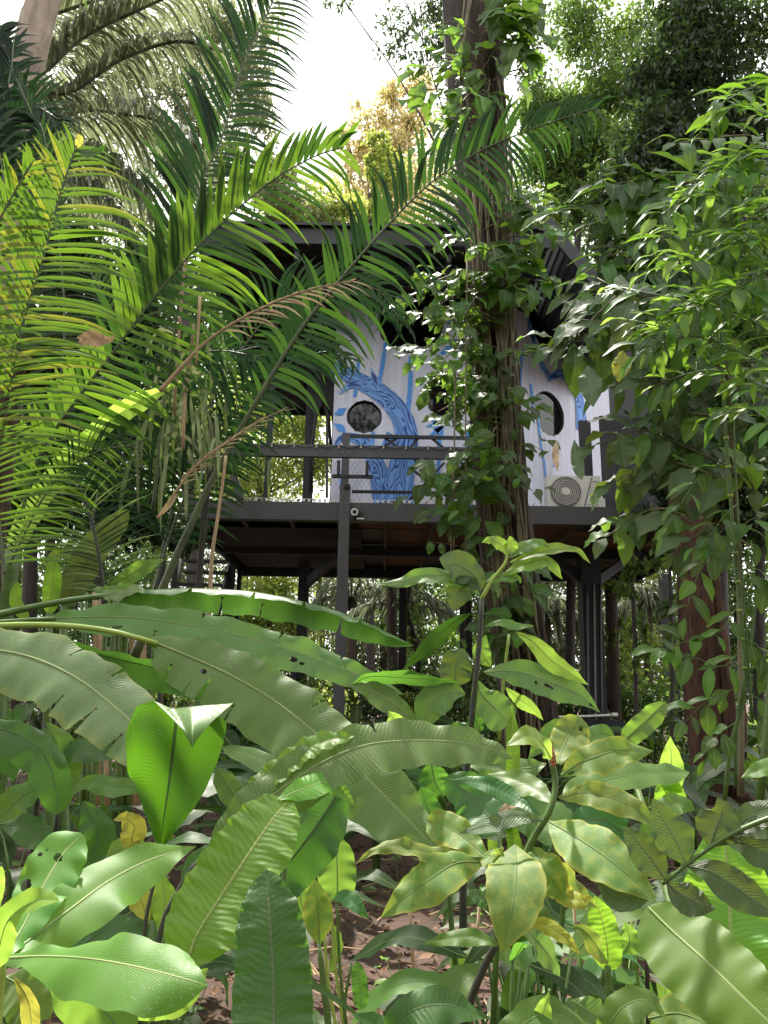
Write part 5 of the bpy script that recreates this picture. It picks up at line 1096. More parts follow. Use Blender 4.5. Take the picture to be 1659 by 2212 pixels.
Mp = plant('banana_plant', 'banana-like plant with upright ribbed leaves beneath the palms at left', 200, 4.2)
hero(Mp, [(140, 1310), (165, 1250), (205, 1180), (250, 1130), (279, 1100)], 34, 'ribbed', 4.2, 'banana', a=.15, b=1, fold=.2, label='tall pale ribbed leaf pointing up right')
hero(Mp, [(108, 1325), (110, 1290), (114, 1250), (115, 1205)], 20, 'banana_bright', 4.1, 'banana', a=.1, b=1, fold=.3, label='short bright upright leaf')
hero(Mp, [(235, 1268), (270, 1248), (310, 1225), (356, 1208)], 20, 'ginger', 4.0, 'ovate', a=.3); hero(Mp, [(90, 1220), (135, 1195), (175, 1205)], 14, 'ginger', 4.3, 'lance', a=.5)
hero(Mp, [(200, 1270), (240, 1280), (300, 1262)], 18, 'ginger', 3.9, 'lance', a=.7); hero(Mp, [(60, 1340), (35, 1300), (38, 1255)], 13, 'banana_bright', 4.3, 'banana', a=.1)
down(Mp, 140, 1310, 4.2, 9); down(Mp, 108, 1325, 4.1, 8); down(Mp, 235, 1268, 4.0, 5)

# --- heart-topped backlit leaf and arching leaf beside it
H = plant('banana_plant', 'young banana-like plant with one upright glowing leaf and one long arching leaf', 305, 1.55)
hero(H, [(345, 1838, 1.6), (352, 1780, 1.6), (368, 1690, 1.6), (382, 1610, 1.6), (392, 1555, 1.59), (402, 1528, 1.545), (410, 1548, 1.49), (413, 1585, 1.47), (415, 1614, 1.465)], 113, 'fresh', 1.6, 'fold', a=0, b=-1, fold=.1, wave=(.03, 3), nu=60, nv=10, droop=0, ragged=.03,
     label='glowing backlit heart-shaped leaf with folded tip') if 0 else None
def heart_leaf():
    """upright blade whose upper end folds over towards the viewer, leaving a lobe on each side"""
    nu, nv = 40, 12; V = []; F = []; A_uv = []; B_uv = []; off = rootloc(H)
    rowsL = [(1838, 345, 2, 2), (1800, 349, 20, 26), (1750, 356, 46, 60), (1700, 364, 70, 82), (1650, 370, 95, 98), (1600, 376, 106, 108), (1560, 380, 108, 110), (1540, 383, 106, 110), (1520, 386, 96, 104)]
    ys = [r_[0] for r_ in rowsL][::-1]
    def it(y, k): return float(np.interp(y, ys, [r_[k] for r_ in rowsL][::-1]))
    def topy(x):   # upper silhouette of the back blade
        return float(np.interp(x, [266, 290, 330, 365, 415, 455, 485, 498], [1600, 1528, 1512, 1540, 1600, 1548, 1552, 1580]))
    for i in range(nu + 1):
        u = i / nu
        for j in range(-nv, nv + 1):
            v = j / nv; y = 1838 - u * 330
            for _ in range(3):
                cx = it(y, 1); x = cx + v * (it(y, 2) if v < 0 else it(y, 3)); tp = topy(x); y = 1838 + (tp - 1838) * u
            dep = 1.60 - .045 * abs(v) * u + .01 * math.sin(9 * u + 3 * v) + .03 * u
            V.append(P(x, y, dep) - off); A_uv.append((u * .32, v * .1)); B_uv.append((u, v))
    for i in range(nu):
        for j in range(2 * nv): F.append((i * (2 * nv + 1) + j, (i + 1) * (2 * nv + 1) + j, (i + 1) * (2 * nv + 1) + j + 1, i * (2 * nv + 1) + j + 1))
    n_back = len(V); m1 = 20
    # the folded end: from the ridge line over and down to the tip
    ridge = [(328, 1513), (345, 1519), (372, 1532), (400, 1528), (440, 1524), (470, 1522), (503, 1519)]
    rx = [p[0] for p in ridge]; ry = [p[1] for p in ridge]; K = 24
    for i in range(m1 + 1):
        u = i / m1
        for j in range(K + 1):
            w_ = j / K; x0 = 334 + w_ * (503 - 334); y0 = float(np.interp(x0, rx, ry)); x1 = 415; y1 = 1616
            bow = math.sin(u * math.pi) * (w_ - .5) * -26
            x = x0 + (x1 - x0) * u + bow; y = y0 + (y1 - y0) * u + 8 * math.sin(u * 3.14) * abs(w_ - .5)
            dep = 1.605 - .06 * math.sin(min(1, u * 1.3) * 1.57) - .035 * u + .03 * abs(w_ - .45)
            V.append(P(x, y, dep) - off); A_uv.append((u * .1, (w_ - .5) * .16)); B_uv.append((u, (w_ - .48) * 1.8 * (1 if u < .95 else .5)))
    for i in range(m1):
        for j in range(K): F.append((n_back + i * (K + 1) + j, n_back + i * (K + 1) + j + 1, n_back + (i + 1) * (K + 1) + j + 1, n_back + (i + 1) * (K + 1) + j))
    me = bpy.data.meshes.new('leaf'); me.from_pydata([tuple(v) for v in V], [], F); li = np.empty(len(me.loops), dtype=np.int32); me.loops.foreach_get('vertex_index', li)
    for nm, D in (('metre', A_uv), ('norm', B_uv)):
        ul = me.uv_layers.new(name=nm); ul.data.foreach_set('uv', np.array(D, dtype=np.float32)[li].ravel())
    mi = np.zeros(len(F), dtype=np.int32); mi[nu * 2 * nv:] = 1; me.materials.append(M['fresh']); me.materials.append(M['banana']); me.polygons.foreach_set('material_index', mi)
    me.polygons.foreach_set('use_smooth', [True] * len(me.polygons)); me.update(); o_ = link('leaf', me, H); o_['label'] = 'glowing backlit heart-shaped leaf with folded tip'
heart_leaf()
stalk(H, [(345, 1840, 1.6), (340, 1880, 1.6), (322, 1950, 1.58), (312, 2020, 1.57), (300, 2230, 1.56)], 3.5, 6, 'stem_dark')
hero(H, [(455, 1850, 1.6), (520, 1775, 1.62), (600, 1710, 1.66), (690, 1650, 1.7), (780, 1612, 1.74), (870, 1600, 1.78), (980, 1602, 1.82), (1060, 1618, 1.84), (1108, 1638, 1.85)], 56, 'banana', 1.7, 'banana', a=.6, b=1, fold=.12, wave=(.1, 6), nu=100, nv=10, droop=.18, ragged=.06, tears=[(.56, -1, .5, .02), (.42, 1, .7, .012)], label='long arching leaf bending over to the right')
hero(H, [(480, 1830, 1.63), (530, 1740, 1.66), (610, 1660, 1.7), (690, 1605, 1.72), (765, 1590, 1.74)], 26, 'banana_bright', 1.68, 'banana', a=.5, b=.8, side=-.6, fold=.3, wave=(.14, 9), nu=60, nv=6)
stalk(H, [(458, 1845, 1.6), (420, 1870, 1.6), (385, 1925, 1.6), (345, 2020, 1.58), (330, 2240, 1.56)], 5, 7, 'stem_dark', name='petiole')
hero(H, [(392, 1915, 1.6), (410, 1870, 1.62), (450, 1838, 1.66), (490, 1820, 1.7)], 18, 'banana_dark', 1.62, 'lance', a=.2, b=1)
H_ = plant('banana_plant', 'bright striped leaf blade crossing diagonally left of centre, with its own low stem', 520, 1.5)
hero(H_, [(402, 2092, 1.38), (425, 2020, 1.4), (478, 1935, 1.45), (540, 1840, 1.5), (590, 1768, 1.55), (628, 1722, 1.6)], 86, 'banana_bright', 1.45, 'banana', a=.35, b=1, fold=.12, wave=(.05, 9), nu=80, nv=10, droop=.05, ragged=.05)
hero(H_, [(600, 1728, 1.58), (650, 1706, 1.62), (715, 1690, 1.68), (770, 1742, 1.7)], 26, 'banana_bright', 1.6, 'lance', a=.7)
hero(H_, [(735, 1700, 1.9), (700, 1760, 1.85), (650, 1830, 1.8), (600, 1900, 1.78), (585, 1960, 1.78)], 62, 'banana_dark', 1.85, 'banana', a=.4, b=-.8, fold=-.2, nu=40); down(H_, 628, 1724, 1.6, 5, 'stem')
# --- tall dark ribbed leaf at the bottom
Dp = plant('banana_plant', 'single large glossy green leaf standing upright at the bottom, left of centre', 590, 1.35)
hero(Dp, [(592, 2420, 1.25), (592, 2280, 1.27), (590, 2180, 1.3), (588, 2080, 1.33), (582, 1980, 1.36), (574, 1878, 1.40)], 86, 'banana_dark', 1.33, 'banana', a=.15, b=1, fold=.18, wave=(.04, 8), nu=80, nv=10, droop=.05)
down(Dp, 592, 2415, 1.25, 8, 'stem')
# --- paddle-leaved plant at the lower left
Cp = plant('paddle_leaf_plant', 'bright green paddle-leaved plant filling the lower left corner', 0, 1.15)
hero(Cp, [(8, 2070, 1.15), (100, 2066, 1.1), (200, 2072, 1.05), (310, 2092, 1.02), (400, 2115, 1.0), (450, 2130, 1.0)], 72, 'paddle', 1.05, 'paddle', a=.75, b=1, fold=.1, nu=50, droop=.25, label='broad shiny leaf pointing right')
hero(Cp, [(8, 2070, 1.15), (70, 2025, 1.2), (150, 1965, 1.25), (240, 1900, 1.32), (330, 1855, 1.38), (424, 1828, 1.45)], 62, 'paddle', 1.25, 'ovate', a=.55, b=1, fold=.12, nu=50, droop=.2)
hero(Cp, [(8, 2070, 1.15), (50, 2000, 1.2), (90, 1920, 1.25), (135, 1845, 1.3), (178, 1802, 1.33)], 60, 'paddle', 1.25, 'round', a=.2, b=1, fold=.08, nu=70, nv=14, droop=.05,
     holes=[(.77, -.06, .035, .17), (.52, -.62, .045, .2), (.73, -.72, .02, .09), (.78, -.6, .012, .06)], label='upright leaf with round holes')
hero(Cp, [(-5, 2090, 1.1), (0, 2040, 1.1), (20, 1985, 1.1), (70, 1950, 1.1), (128, 1945, 1.08)], 26, 'ginger_light', 1.1, 'banana', a=.5, b=.6, fold=.4, nu=40, label='yellow-green young rolled leaf')
hero(Cp, [(-30, 2040, 1.12), (-25, 1980, 1.12), (-10, 1920, 1.12), (4, 1870, 1.12)], 20, 'ginger_light', 1.12, 'banana', a=.1, b=1)
hero(Cp, [(30, 2110, 1.3), (60, 2160, 1.3), (70, 2230, 1.3), (80, 2300, 1.3)], 20, 'yellow', 1.3, 'lance', a=0, b=1)
hero(Cp, [(100, 2110, 1.4), (180, 2150, 1.4), (240, 2200, 1.4), (290, 2280, 1.4)], 70, 'ginger', 1.4, 'ovate', a=.4, b=-1, label='shaded lower leaf'); hero(Cp, [(260, 2140, 1.45), (330, 2150, 1.5), (400, 2130, 1.5), (450, 2090, 1.5)], 50, 'ginger_light', 1.45, 'ovate', a=.4, b=-1)
hero(Cp, [(10, 2110, 1.5), (60, 2140, 1.5), (110, 2200, 1.5)], 60, 'ginger', 1.5, 'ovate', a=.5)
stalk(Cp, [(8, 2070, 1.15), (-5, 2200, 1.15), (-10, 2400, 1.15)], 9, 12, 'stem_yellow'); down(Cp, -10, 2390, 1.15, 12)
# --- yellow-green curly leaves between
Yp = plant('young_ginger', 'small yellow-green plant with curled leaves on the soil left of centre', 300, 2.3)
hero(Yp, [(300, 1845, 2.3), (285, 1815, 2.3), (290, 1785, 2.28), (268, 1768, 2.25), (245, 1772, 2.22)], 26, 'yellow', 2.3, 'ovate', a=.3, wave=(.3, 4), label='curled yellow leaf'); hero(Yp, [(320, 1990, 2.2), (300, 1930, 2.2), (280, 1895, 2.2)], 26, 'yellow', 2.2, 'lance', a=.1)
hero(Yp, [(345, 2020, 2.2), (355, 1960, 2.2), (350, 1905, 2.2), (338, 1880, 2.2)], 28, 'ginger_light', 2.2, 'lance', a=.1, b=-1); hero(Yp, [(230, 1850, 2.4), (270, 1830, 2.4), (330, 1838, 2.4)], 26, 'ginger_light', 2.4, 'ovate', a=.6); down(Yp, 330, 1990, 2.2, 5)
hero(Yp, [(180, 2040, 2.2), (230, 2010, 2.2), (300, 2020, 2.2), (350, 2060, 2.2)], 34, 'banana_dark', 2.2, 'ovate', a=.8)

# --- mid plants in the soil gap
J = plant('slender_ginger', 'slender plant with thin bright stems and a few upright leaves right of the glossy leaf', 730, 2.4)
hero(J, [(728, 1945, 2.4), (729, 1900, 2.4), (727, 1850, 2.4), (724, 1802, 2.4)], 42, 'ginger', 2.4, 'banana', a=.1, label='broad upright blue-green leaf'); hero(J, [(690, 2040, 2.1), (688, 1990, 2.1), (684, 1940, 2.1), (676, 1893, 2.1)], 34, 'costus', 2.1, 'ovate', a=.1, b=.9)
hero(J, [(717, 1945, 2.3), (745, 1935, 2.28), (775, 1960, 2.25), (798, 1985, 2.25)], 17, 'banana_dark', 2.3, 'ovate', a=.6); hero(J, [(660, 1990, 2.5), (648, 1930, 2.5), (650, 1880, 2.5)], 24, 'ginger', 2.5, 'banana', a=.1)
for a_, b_, m_ in (((715, 1960), (745, 2230), 'stem_yellow'), ((728, 1945), (750, 2230), 'stem'), ((690, 2040), (712, 2230), 'stem'), ((700, 2010), (728, 2230), 'stem_yellow'), ((760, 2080), (742, 2230), 'stem')):
    stalk(J, [(a_[0], a_[1], 2.3), ((a_[0] + b_[0]) / 2 - 5, (a_[1] + b_[1]) / 2, 2.3), (b_[0], b_[1], 2.3)], 3, 4, m_, name='stem')
hero(J, [(780, 2180, 2.1), (778, 2130, 2.1), (770, 2075, 2.1)], 18, 'banana_dark', 2.1, 'banana', a=.1); stalk(J, [(690, 2050, 2.1), (700, 2130, 2.1), (712, 2240, 2.1)], 6, 8, 'stem')
hero(J, [(620, 2090, 2.0), (700, 2140, 2.0), (790, 2205, 2.0)], 7, 'banana_dark', 2.0, 'lance')

# --- mottled spiral ginger with the orange bud
E = plant('spiral_ginger', 'mottled yellow-edged ginger with an orange bud at the tip, right of centre', 985, 1.6)
stalk(E, [(1190, 1640, 1.62), (1200, 1690, 1.62), (1190, 1745, 1.6), (1165, 1790, 1.6), (1140, 1835, 1.6), (1110, 1930, 1.58), (1075, 2040, 1.56)], 6.5, 8, 'stem'); stalk(E, [(1075, 2035, 1.6), (1050, 2080, 1.6), (1020, 2150, 1.6), (990, 2240, 1.6)], 8, 9, 'stem_dark'); down(E, 988, 2235, 1.6, 9, 'stem_dark')
M['bud'] = solid('orange_bud', (.42, .13, .045), .6, (.22, .08, .03), 30, bump=.004, bscale=90)
for k in range(7):
    y_ = 1655 - k * 8; w_ = 8.5 - abs(k - 2) * 1.1; p0 = P(1197 - k * 1.6, y_, 1.6); p1_ = P(1195 - k * 1.6, y_ - 11, 1.6); MB().tube([p0, p0.lerp(p1_, .5), p1_], [w_ * ppm(p0) * .8, w_ * ppm(p0), w_ * ppm(p0) * .6], 9).build('bract', M['bud'], E, True)
HL = lambda pts_, hw, mat='costus', pr='ovate', **k: hero(E, pts_, hw, mat, k.pop('Y', 1.6), pr, **k)
HL([(1212, 1675, 1.6), (1260, 1645, 1.6), (1330, 1622, 1.6), (1380, 1622, 1.6), (1412, 1622, 1.6)], 36, a=.6, holes=[(.1, .5, .04, .2)])
HL([(1206, 1650, 1.64), (1215, 1615, 1.7), (1235, 1580, 1.74), (1252, 1548, 1.76)], 40, 'costus', 'round', a=.1, holes=[(.85, .35, .03, .12)], label='upright leaf with a small hole')
HL([(1192, 1640, 1.58), (1170, 1605, 1.55), (1140, 1590, 1.52), (1092, 1612, 1.5)], 20, 'ginger_light', 'ovate', a=.7)
HL([(1206, 1722, 1.6), (1270, 1712, 1.56), (1350, 1735, 1.52), (1395, 1765, 1.5), (1425, 1796, 1.48)], 30, a=.5)
HL([(1186, 1775, 1.58), (1250, 1812, 1.5), (1320, 1860, 1.44), (1385, 1915, 1.4), (1420, 1952, 1.38)], 58, a=.5, nu=50, nv=10, wave=(.06, 3), label='large leaf with yellow middle patch')
HL([(1112, 1826, 1.58), (1115, 1880, 1.5), (1108, 1950, 1.45), (1095, 2010, 1.43), (1086, 2062, 1.42)], 68, a=.1, nu=50, nv=10, wave=(.05, 2), label='broad drooping heart-like leaf with yellow rim')
HL([(1045, 1862, 1.6), (985, 1865, 1.56), (920, 1905, 1.52), (860, 1950, 1.5), (822, 1984, 1.5)], 46, a=.5, nu=44, droop=.2); HL([(935, 1878, 1.55), (890, 1900, 1.54), (855, 1945, 1.53), (828, 1980, 1.52)], 18, 'ginger_light', 'lance', a=.3)
HL([(1048, 1852, 1.6), (980, 1850, 1.58), (900, 1836, 1.55), (830, 1828, 1.53), (765, 1868, 1.52)], 19, 'costus', 'lance', a=.9, wave=(.25, 3))
HL([(1052, 1850, 1.62), (1010, 1815, 1.66), (965, 1785, 1.7), (922, 1772, 1.72)], 38, 'costus', 'round', a=.4); HL([(1175, 1772, 1.58), (1110, 1765, 1.56), (1050, 1785, 1.55), (990, 1800, 1.54)], 18, 'ribbed', 'ovate', a=.6)
HL([(1045, 1845, 1.6), (1075, 1850, 1.56), (1070, 1830, 1.55)], 16, 'costus'); HL([(1150, 1830, 1.6), (1175, 1870, 1.56), (1200, 1910, 1.54), (1228, 1950, 1.53)], 42, 'costus', a=.3, wave=(.14, 3))
HL([(1180, 1885, 1.6), (1225, 1935, 1.58), (1260, 1945, 1.56), (1282, 1935, 1.55)], 22, 'yellow', 'lance', a=.5, label='browned yellow leaf end')
HL([(972, 1684, 1.75), (1040, 1690, 1.72), (1110, 1722, 1.68), (1175, 1770, 1.62)], 20, 'banana_dark', 'lance', a=.6); HL([(1195, 1735, 1.62), (1150, 1700, 1.68), (1100, 1680, 1.72), (1050, 1672, 1.76)], 26, 'ginger', 'lance', a=.6)
HL([(1122, 1990, 1.6), (1180, 1998, 1.58), (1225, 2030, 1.56), (1256, 2064, 1.55)], 17, 'yellow', 'lance', a=.5); HL([(1085, 2042, 1.55), (1030, 2025, 1.56), (980, 2025, 1.57), (912, 2040, 1.58)], 18, 'ginger', 'ovate', a=.7)
HL([(1110, 1990, 1.65), (1150, 2020, 1.7), (1190, 2070, 1.75), (1210, 2110, 1.78)], 24, 'banana', 'ovate', a=.5); HL([(1170, 1850, 1.7), (1210, 1900, 1.75), (1290, 1960, 1.8)], 34, 'costus', 'ovate', a=.5)
HL([(1218, 1718, 1.7), (1290, 1690, 1.75), (1380, 1672, 1.8), (1490, 1668, 1.85)], 28, 'ginger', 'banana', a=.75, wave=(.1, 4))
HL([(1075, 1760, 1.8), (1100, 1740, 1.8), (1135, 1735, 1.8)], 9, 'dead', 'lance')
E2 = plant('ginger_shoot', 'bright green leafy shoot between the spiral ginger and the right edge', 1300, 1.9)
hero(E2, [(1312, 2095, 1.9), (1312, 2050, 1.9), (1302, 1995, 1.9), (1285, 1935, 1.9)], 34, 'banana_bright', 1.9, 'banana', a=.1, fold=.3); hero(E2, [(1312, 2080, 1.85), (1290, 2045, 1.8), (1262, 2010, 1.8), (1235, 2000, 1.8)], 22, 'costus', 1.85, 'lance', a=.5)
stalk(E2, [(1312, 2085, 1.9), (1316, 2150, 1.9), (1318, 2250, 1.9)], 7, 9, 'stem'); hero(E2, [(1345, 2060, 2), (1360, 2030, 2), (1350, 1990, 2)], 26, 'ginger', 2, 'ovate', a=.2)
hero(E2, [(1090, 1795, 2.6), (1100, 1740, 2.6), (1108, 1640, 2.6), (1105, 1520, 2.6)], 17, 'banana_bright', 2.6, 'strip', a=.1, fold=.4, label='tall narrow leaf sheath')
hero(E2, [(1115, 1880, 2.6), (1112, 1840, 2.6), (1100, 1740, 2.6)], 16, 'banana_bright', 2.6, 'strip', a=.1, fold=.4)
down(E2, 1317, 2245, 1.9, 8)

# --- compound ribbed leaf at the right
G_ = plant('ribbed_vine', 'plant with a compound leaf of grey ribbed leaflets reaching in from the right', 1720, 1.4)
stalk(G_, [(1431, 1910, 1.4), (1500, 1855, 1.38), (1575, 1805, 1.36), (1660, 1768, 1.34), (1760, 1740, 1.34)], 4, 6, 'stem', name='rachis')
for pts_, hw in (([(1481, 1867), (1462, 1820), (1430, 1765), (1410, 1722)], 42), ([(1440, 1902), (1410, 1860), (1370, 1810), (1342, 1785)], 36), ([(1533, 1828), (1545, 1790), (1560, 1750), (1550, 1722)], 46), ([(1570, 1806), (1610, 1770), (1660, 1750), (1720, 1740)], 30),
                 ([(1486, 1870), (1540, 1885), (1610, 1930), (1690, 1985)], 40), ([(1560, 1812), (1610, 1822), (1670, 1850), (1740, 1870)], 34), ([(1440, 1905), (1470, 1930), (1510, 1950), (1545, 1965)], 34), ([(1590, 1800), (1640, 1790), (1720, 1790)], 20), ([(1420, 1915), (1380, 1925), (1330, 1935), (1285, 1900)], 30)):
    hero(G_, [(x_, y_, 1.4 - (x_ - 1430) * .0002) for x_, y_ in pts_], hw, 'ribbed', pr='ovate', a=.45, b=1, wave=(.07, 3), nu=30, nv=8, midrib=True)
down(G_, 1755, 1742, 1.34, 6)
# --- large leaves at the lower right
Rp = plant('banana_plant', 'banana-like plant with wide striped leaves in the lower right corner', 1640, 1.7)
hero(Rp, [(1400, 1960, 1.75), (1450, 2010, 1.7), (1530, 2082, 1.62), (1600, 2150, 1.56), (1690, 2235, 1.5)], 92, 'paddle', 1.6, 'banana', a=.5, b=1, nu=60, nv=10, fold=.1, wave=(.05, 3), label='large bright leaf with yellow midrib')
hero(Rp, [(1600, 2240, 1.9), (1580, 2060, 1.95), (1575, 1930, 2.0), (1562, 1780, 2.05)], 96, 'banana_bright', 1.95, 'banana', a=.1, b=1, nu=60, label='upright yellow-green leaf behind')
hero(Rp, [(1400, 2200, 1.8), (1470, 2190, 1.8), (1560, 2230, 1.75), (1640, 2290, 1.7)], 52, 'costus', 1.75, 'ovate', a=.7); hero(Rp, [(1235, 2160, 2.1), (1280, 2190, 2.1), (1350, 2240, 2.1)], 36, 'banana', 2.1, 'ovate', a=.5)
hero(Rp, [(1448, 1730, 2.3), (1450, 1690, 2.3), (1450, 1640, 2.28), (1448, 1590, 2.26)], 27, 'ginger_light', 2.3, 'ovate', a=.1, label='pale upright bud leaf'); hero(Rp, [(1450, 1740, 2.35), (1445, 1705, 2.3), (1440, 1680, 2.3)], 34, 'banana_bright', 2.3, 'banana', a=.1)
hero(Rp, [(1345, 1602, 3.4), (1375, 1575, 3.4), (1405, 1548, 3.4), (1438, 1515, 3.4)], 25, 'ginger', 3.4, 'banana', a=.2); hero(Rp, [(1720, 1640, 3), (1660, 1655, 3), (1600, 1680, 3)], 20, 'ginger', 3, 'ovate', a=.7)
hero(Rp, [(1330, 1595, 2.6), (1295, 1585, 2.6), (1250, 1620, 2.6)], 24, 'ginger', 2.6, 'ovate', a=.6); hero(Rp, [(1500, 1750, 2.2), (1470, 1735, 2.2), (1400, 1745, 2.2)], 22, 'ginger', 2.2, 'ovate', a=.6)
hero(Rp, [(1250, 1560, 2.9), (1200, 1575, 2.9), (1140, 1640, 2.9)], 22, 'ginger', 2.9, 'ovate', a=.6); down(Rp, 1640, 2280, 1.7, 10); down(Rp, 1448, 1730, 2.3, 6); down(Rp, 1345, 1600, 3.4, 6)
# --- central upright ginger
G = plant('tall_ginger', 'tall ginger plant with a leaning dark stem and long pointed leaves before the deck', 1010, 2.9)
stalk(G, [(1000, 1760, 2.9), (1018, 1560, 2.9), (1030, 1440, 2.9), (1037, 1370, 2.9), (1040, 1295, 2.9)], 7, 5.5, 'stem_dark'); stalk(G, [(1040, 1295, 2.9), (1062, 1255, 2.9), (1092, 1215, 2.9), (1097, 1180, 2.9)], 5, 3, 'stem_yellow'); down(G, 1000, 1755, 2.9, 7, 'stem_dark')
GL = lambda pts_, hw, mat='ginger', pr='ovate', Y=2.9, **k: hero(G, pts_, hw, mat, Y, pr, **k)
GL([(1097, 1200), (1085, 1178), (1062, 1166), (1040, 1172)], 13, 'ginger_light', a=.6); GL([(1097, 1196), (1104, 1178), (1102, 1157)], 15, 'ginger_light', 'ovate', a=.1)
GL([(1100, 1205), (1130, 1182), (1165, 1172), (1188, 1182)], 13, 'ginger', a=.8); GL([(1101, 1216), (1150, 1198), (1200, 1186), (1245, 1190), (1276, 1218)], 12, 'ginger_light', 'ovate', a=.9, fold=.4)
GL([(1086, 1243), (1130, 1220), (1180, 1212), (1216, 1252)], 16, 'ginger_light', 'ovate', a=.8); GL([(1048, 1258), (1085, 1245), (1120, 1250), (1124, 1262)], 12, 'ginger')
GL([(1040, 1274), (1028, 1248), (1000, 1225), (972, 1218), (958, 1225)], 36, 'ribbed', 'round', a=.4, label='broad pale leaf bending down'); GL([(1035, 1272), (1015, 1262), (990, 1280), (980, 1322)], 30, 'ribbed', 'ovate', a=.1)
GL([(1036, 1285), (985, 1250), (920, 1242), (860, 1258), (812, 1262)], 17, 'ginger', 'ovate', a=.75); GL([(1018, 1325), (980, 1345), (930, 1390), (869, 1448)], 19, 'palm', 'lance', a=.5, b=-.8)
GL([(1050, 1352), (1080, 1345), (1120, 1352), (1155, 1352)], 10, 'ginger', 'lance', a=.8); GL([(1115, 1366), (1150, 1385), (1190, 1425), (1230, 1452), (1272, 1480)], 21, 'ginger_light', 'ovate', a=.3, label='light slender leaf pointing down right')
GL([(1045, 1452), (1110, 1450), (1180, 1470), (1250, 1500), (1298, 1540)], 34, 'banana', 'ovate', a=.5, nu=50, nv=10, holes=[(.43, .35, .015, .12), (.52, .3, .03, .1), (.56, .38, .012, .1), (.9, .2, .02, .3)], label='grey-green leaf with holes')
GL([(1030, 1470), (1040, 1500), (1070, 1530), (1102, 1560)], 40, 'banana', 'round', a=.4); GL([(1005, 1498), (970, 1495), (930, 1520), (904, 1582)], 36, 'banana', 'ovate', a=.4)
GL([(1092, 1485), (1120, 1510), (1150, 1530), (1174, 1556)], 15, 'ginger_light', 'lance', a=.4, b=-.8); GL([(1060, 1440, 3.1), (1040, 1405, 3.1), (1050, 1370, 3.1)], 20, 'ginger', 'ovate', a=.2)
GL([(985, 1480, 3.2), (985, 1440, 3.2), (1000, 1400, 3.2)], 36, 'ribbed', 'banana', a=.1); GL([(900, 1560), (850, 1520), (800, 1490), (745, 1475)], 26, 'banana', 'ovate', a=.6); GL([(760, 1480), (800, 1462), (880, 1465), (1000, 1475)], 16, 'banana_dark', 'lance', a=.6, b=-.5)
GL([(880, 1600, 2.6), (855, 1560, 2.6), (840, 1535, 2.6)], 24, 'ginger_light', 'ovate', a=.3); GL([(1040, 1580), (1030, 1560), (1020, 1530)], 20, 'banana_dark', a=.2); GL([(990, 1640), (1000, 1600), (980, 1560)], 34, 'banana_dark', 'banana', a=.2, Y=3.2)
GL([(930, 1640, 3.2), (940, 1690, 3.2), (960, 1720, 3.2)], 34, 'banana_dark', a=.2); GL([(1180, 1650, 3.2), (1120, 1660, 3.2), (1000, 1650, 3.2)], 28, 'banana', a=.7); GL([(1010, 1700, 3), (1060, 1690, 3), (1120, 1730, 3)], 26, 'ginger', a=.6)
stalk(G, [(1100, 1370, 3.0), (1090, 1450, 3.0), (1078, 1600, 3.0)], 3, 4, 'stem_yellow'); 
# --- second layer of big leaves, centre and lower edge
K_ = plant('banana_plant', 'banana-like plant with half-hidden blue-green leaves behind the spiral ginger', 1050, 2.5)
for pts_, hw, mt in (([(700, 1750, 2.2), (640, 1700, 2.3), (560, 1640, 2.4), (480, 1615, 2.5)], 24, 'banana'), ([(470, 1660, 2.6), (500, 1710, 2.6), (560, 1770, 2.6)], 26, 'banana'), ([(1080, 1800, 2.4), (1020, 1720, 2.5), (960, 1680, 2.5)], 50, 'banana_dark'), ([(1230, 1800, 2.4), (1160, 1760, 2.5), (1080, 1740, 2.5)], 50, 'banana'),
                     ([(1350, 1800, 2.4), (1300, 1770, 2.4), (1240, 1780, 2.4)], 42, 'banana_dark'), ([(960, 1800, 2.6), (930, 1760, 2.6), (910, 1700, 2.6)], 30, 'banana_dark'), ([(1500, 1830, 2.4), (1440, 1800, 2.4), (1380, 1830, 2.4)], 40, 'ginger'), ([(1190, 2020, 2.3), (1130, 1960, 2.3), (1090, 1990, 2.3)], 34, 'banana')):
    hero(K_, pts_, hw, mt, pr='banana', a=.5)
for px, py, Y in ((1080, 1800, 2.4), (1230, 1800, 2.4), (1350, 1800, 2.4), (960, 1800, 2.6)): down(K_, px, py, Y, 5, 'stem')
Z = plant('understory_ginger', 'dark soft-edged leaves close to the camera along the bottom edge right of centre', 1000, 1.35)
for pts_, hw, mt in (([(820, 2260), (880, 2190), (960, 2170), (1060, 2200)], 40, 'banana_dark'), ([(1050, 2290), (1120, 2220), (1190, 2190), (1290, 2230)], 40, 'ginger'), ([(1290, 2260), (1340, 2180), (1400, 2160), (1440, 2200)], 34, 'ginger'), ([(860, 2300), (830, 2230), (760, 2190)], 30, 'banana_dark'), ([(1150, 2270), (1170, 2200), (1186, 2140)], 22, 'ginger_light')):
    hero(Z, [(x_, y_, 1.5) for x_, y_ in pts_], hw, mt, pr='ovate', a=.7)
    down(Z, pts_[0][0], pts_[0][1], 1.5, 5, 'stem')
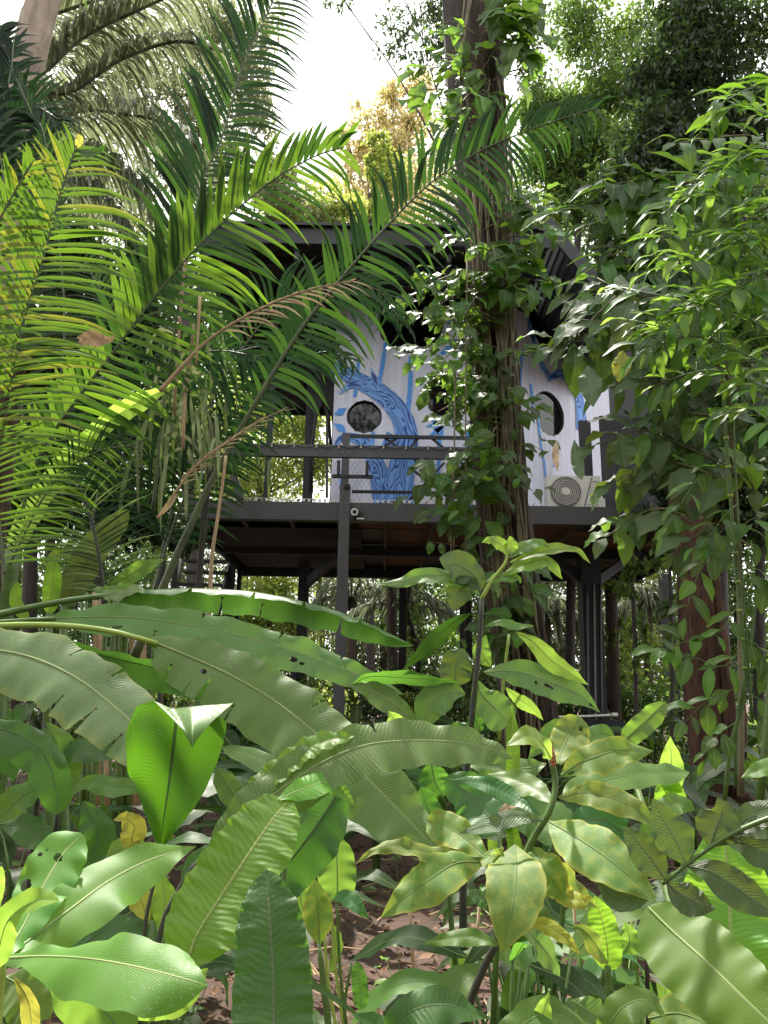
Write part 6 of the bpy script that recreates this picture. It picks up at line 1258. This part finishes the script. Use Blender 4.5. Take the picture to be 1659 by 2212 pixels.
# dark bare stems standing in the soil gap
for i, (x0, y0, x1, y1, Y, r, mt, lab) in enumerate(((1000, 1960, 960, 2260, 3.0, 7, 'bark', 'thick brown dry stem left of the dark ginger stem'), (1035, 1960, 1010, 2260, 3.1, 4, 'tan', 'thin tan dry stem beside the thick brown stem'), (1105, 1950, 1075, 2230, 3.3, 5, 'stem_dark', 'thin dark stem under the drooping yellow-rimmed leaf'),
                                                  (1240, 1960, 1245, 2210, 3.4, 4, 'tan', 'thin tan stem below the browned leaf'), (1395, 2000, 1385, 2240, 2.6, 6, 'bark', 'brown stem left of the lower right leaf'), (1360, 1950, 1372, 2240, 2.7, 4, 'stem_yellow', 'pale green stem left of the lower right leaf'), (885, 1960, 893, 2120, 4.2, 4, 'tan', 'short dry stick in the open soil'))):
    a_ = P(x0, y0, Y); b = P(x1, y1, Y); root = empty('bare_stem', (b.x, Y, gz(b.x, Y)), lab, 'stem'); r_ = r * ppm(a_)
    MB().tube(catmull([a_, a_.lerp(root.location, .5) + rv(.015), root.location - UP * .05], 7), [r_ * (.8 + .06 * k) for k in range(7)], 8).build('stalk', M[mt], root, True)
    hero(root, [(x0, y0, Y), (x0 + 26, y0 - 26, Y), (x0 + 60, y0 - 10, Y)], 14, 'banana_dark', Y, 'ovate', a=.7)

# ================================================================== UNSEEN FOREST BEHIND AND OVER THE VIEWER, ADDED FOR SHADE AND REFLECTIONS
for i, (x_, y_, z_, r_, h_, n_) in enumerate(((-6.5, -9, 8.5, 3.6, 3.2, 2600), (1.5, -12, 9, 4.2, 3.5, 3600), (8.5, -8, 8, 4, 3, 3000), (-9.5, 1.5, 9, 3.4, 2.8, 4200), (10, 4, 8, 3, 2.8, 3600), (-2, -13, 7, 5, 4, 5000), (6, -12, 6, 5, 4, 5000), (-9, -9, 5, 4, 4, 4000), (12, -3, 4.5, 3, 3.5, 3000), (-4, -16, 14, 5, 4.5, 9000), (4, -17, 15, 5.5, 4.5, 10000), (12, -14, 13, 5, 4, 6000), (-12, -14, 12, 5, 4, 6000))):
    root = empty('jungle_tree', (x_, y_, 0), 'unseen forest tree behind the viewpoint, added for shade and dark window reflections', 'tree', 'unseen forest trees added behind the viewpoint for shade')
    MB().tube(catmull([(x_, y_, -.1), (x_ + .2, y_, z_ * .5), (x_, y_ + .1, z_)], 8), [.26, .24, .22, .2, .18, .15, .12, .08], 8).build('trunk', M['bark_dark'], root, True)
    cloud('crown', [(Vector((x_, y_, z_)), (r_, r_, h_), n_), (Vector((x_, y_, z_ * .55)), (r_ * .7, r_ * .7, h_), n_ // 2)], .34, CL['dark'], root, seed=500 + i, flat=.8)
